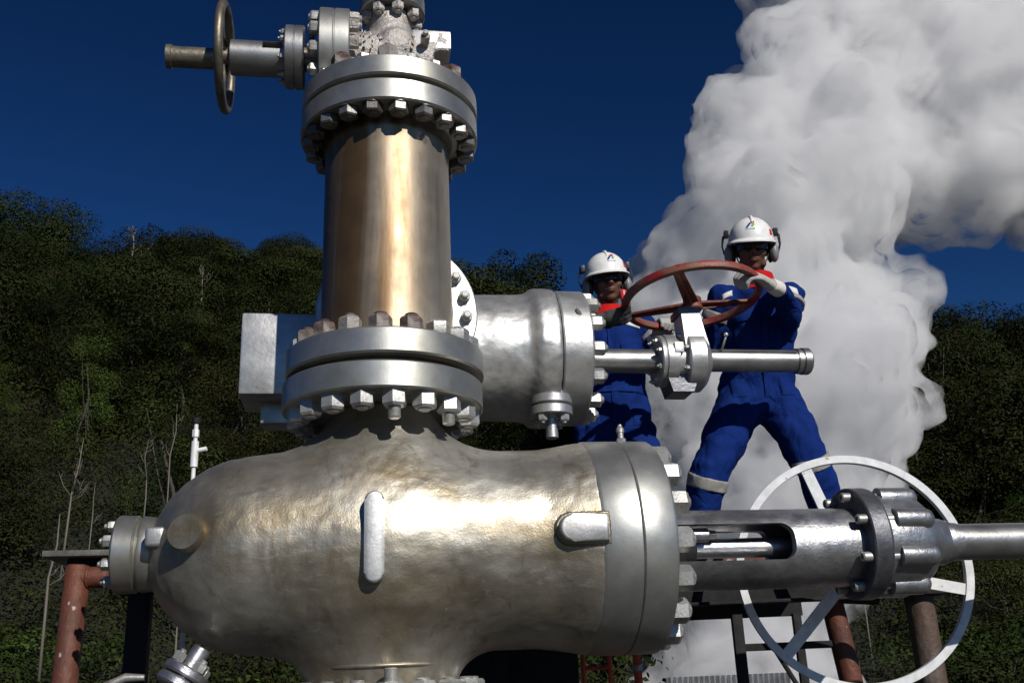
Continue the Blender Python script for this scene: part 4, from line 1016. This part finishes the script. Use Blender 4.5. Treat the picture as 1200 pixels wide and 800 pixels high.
# (offset, extra puffs, extra curls, density, noise scale, ramp): thin ragged skirts outside, dense heart inside
for k, (off, p2, p3, den, nsc, ra) in enumerate([(-.52, .2, .2, 3.0, 1.0, (.38, .60)), (-.24, .3, .3, 1.15, 1.6, (.40, .62)), (.02, .4, .4, .50, 2.1, (.41, .64)), (.28, .5, .5, .24, 2.5, (.42, .68)), (.60, .6, .6, .10, 2.8, (.43, .70))]):
    q = eval_mesh(base_me.copy(), [('DISPLACE', dict(strength=off, mid_level=0.0)), ('REMESH', dict(mode='VOXEL', voxel_size=.15, adaptivity=0)), DSP(T2, p2), DSP(T3, p3), ('REMESH', dict(mode='VOXEL', voxel_size=.13, adaptivity=0)), ('SMOOTH', dict(factor=.5, iterations=1))])
    n0 = len(shells.bm.faces); shells.bm.from_mesh(q); shells.bm.faces.ensure_lookup_table()
    for f in shells.bm.faces[n0:]: f.material_index = k
    t = NT('steam'); pv = t.n('ShaderNodeVolumePrincipled'); pv.inputs['Color'].default_value = (.915, .915, .922, 1); pv.inputs['Anisotropy'].default_value = .1
    mu = t.n('ShaderNodeMath', operation='MULTIPLY'); t.l(t.ramp(t.noise(t.coords(), nsc, 8, .62, 0), [(ra[0], 0), (ra[1], 1)]), mu.inputs[0]); mu.inputs[1].default_value = den
    t.l(mu.outputs[0], pv.inputs['Density']); t.l(pv.outputs[0], t.out.inputs['Volume']); mats.append(t.m)
sme = bpy.data.meshes.new('steam_plume'); shells.bm.to_mesh(sme); shells.bm.free(); sme.materials.clear(); finish(sme, mats, 180)
steam = bpy.data.objects.new('steam_plume', sme); COL.objects.link(steam); tag(steam, 'huge white billowing steam plume rising behind the workers', 'steam', kind='stuff')

# ------------------------------------------------------------------ sky, sun, camera
w = bpy.data.worlds.new('World'); SC.world = w; w.use_nodes = True
nt = w.node_tree; bg = nt.nodes['Background']
sky = nt.nodes.new('ShaderNodeTexSky'); sky.sky_type = 'NISHITA'; sky.sun_disc = False
sky.sun_elevation = SUN_EL; sky.sun_rotation = math.atan2(SUN_DIR.x, SUN_DIR.y)
sky.altitude = 3000; sky.air_density = 1.25; sky.dust_density = .0; sky.ozone_density = 4.0
gm = nt.nodes.new('ShaderNodeGamma'); gm.inputs['Gamma'].default_value = 1.7
hsv = nt.nodes.new('ShaderNodeHueSaturation'); hsv.inputs['Saturation'].default_value = 1.06; hsv.inputs['Value'].default_value = .23   # polarised, deeply blue mountain sky
nt.links.new(sky.outputs[0], gm.inputs['Color']); nt.links.new(gm.outputs[0], hsv.inputs['Color']); nt.links.new(hsv.outputs[0], bg.inputs['Color']); bg.inputs['Strength'].default_value = .06
sl = bpy.data.lights.new('sun', 'SUN'); sl.energy = 3.9; sl.angle = R(.53); sl.color = (1, .955, .88)
so = bpy.data.objects.new('sun', sl); COL.objects.link(so); so.rotation_mode = 'QUATERNION'; so.rotation_quaternion = V(0, 0, 1).rotation_difference(SUN_DIR); so.location = (6, -8, 12)

cam = bpy.data.cameras.new('camera'); co = bpy.data.objects.new('camera', cam); COL.objects.link(co)
_, RT, UPc, FW = ray_dir(600, 400)
mt = Matrix((RT, UPc, -FW)).transposed().to_4x4(); mt.translation = (0, 0, ZC); co.matrix_world = mt
cam.sensor_width = 36; cam.lens = 36*1162.8/1200; cam.clip_start = .05; cam.clip_end = 2000
SC.camera = co
SC.view_settings.view_transform = 'Standard'; SC.view_settings.look = 'None'; SC.view_settings.gamma = 1; SC.view_settings.exposure = 0
SC.render.engine = 'CYCLES'
cy = SC.cycles; cy.use_denoising = True; cy.max_bounces = 14; cy.volume_bounces = 12; cy.diffuse_bounces = 3; cy.glossy_bounces = 4; cy.transparent_max_bounces = 8
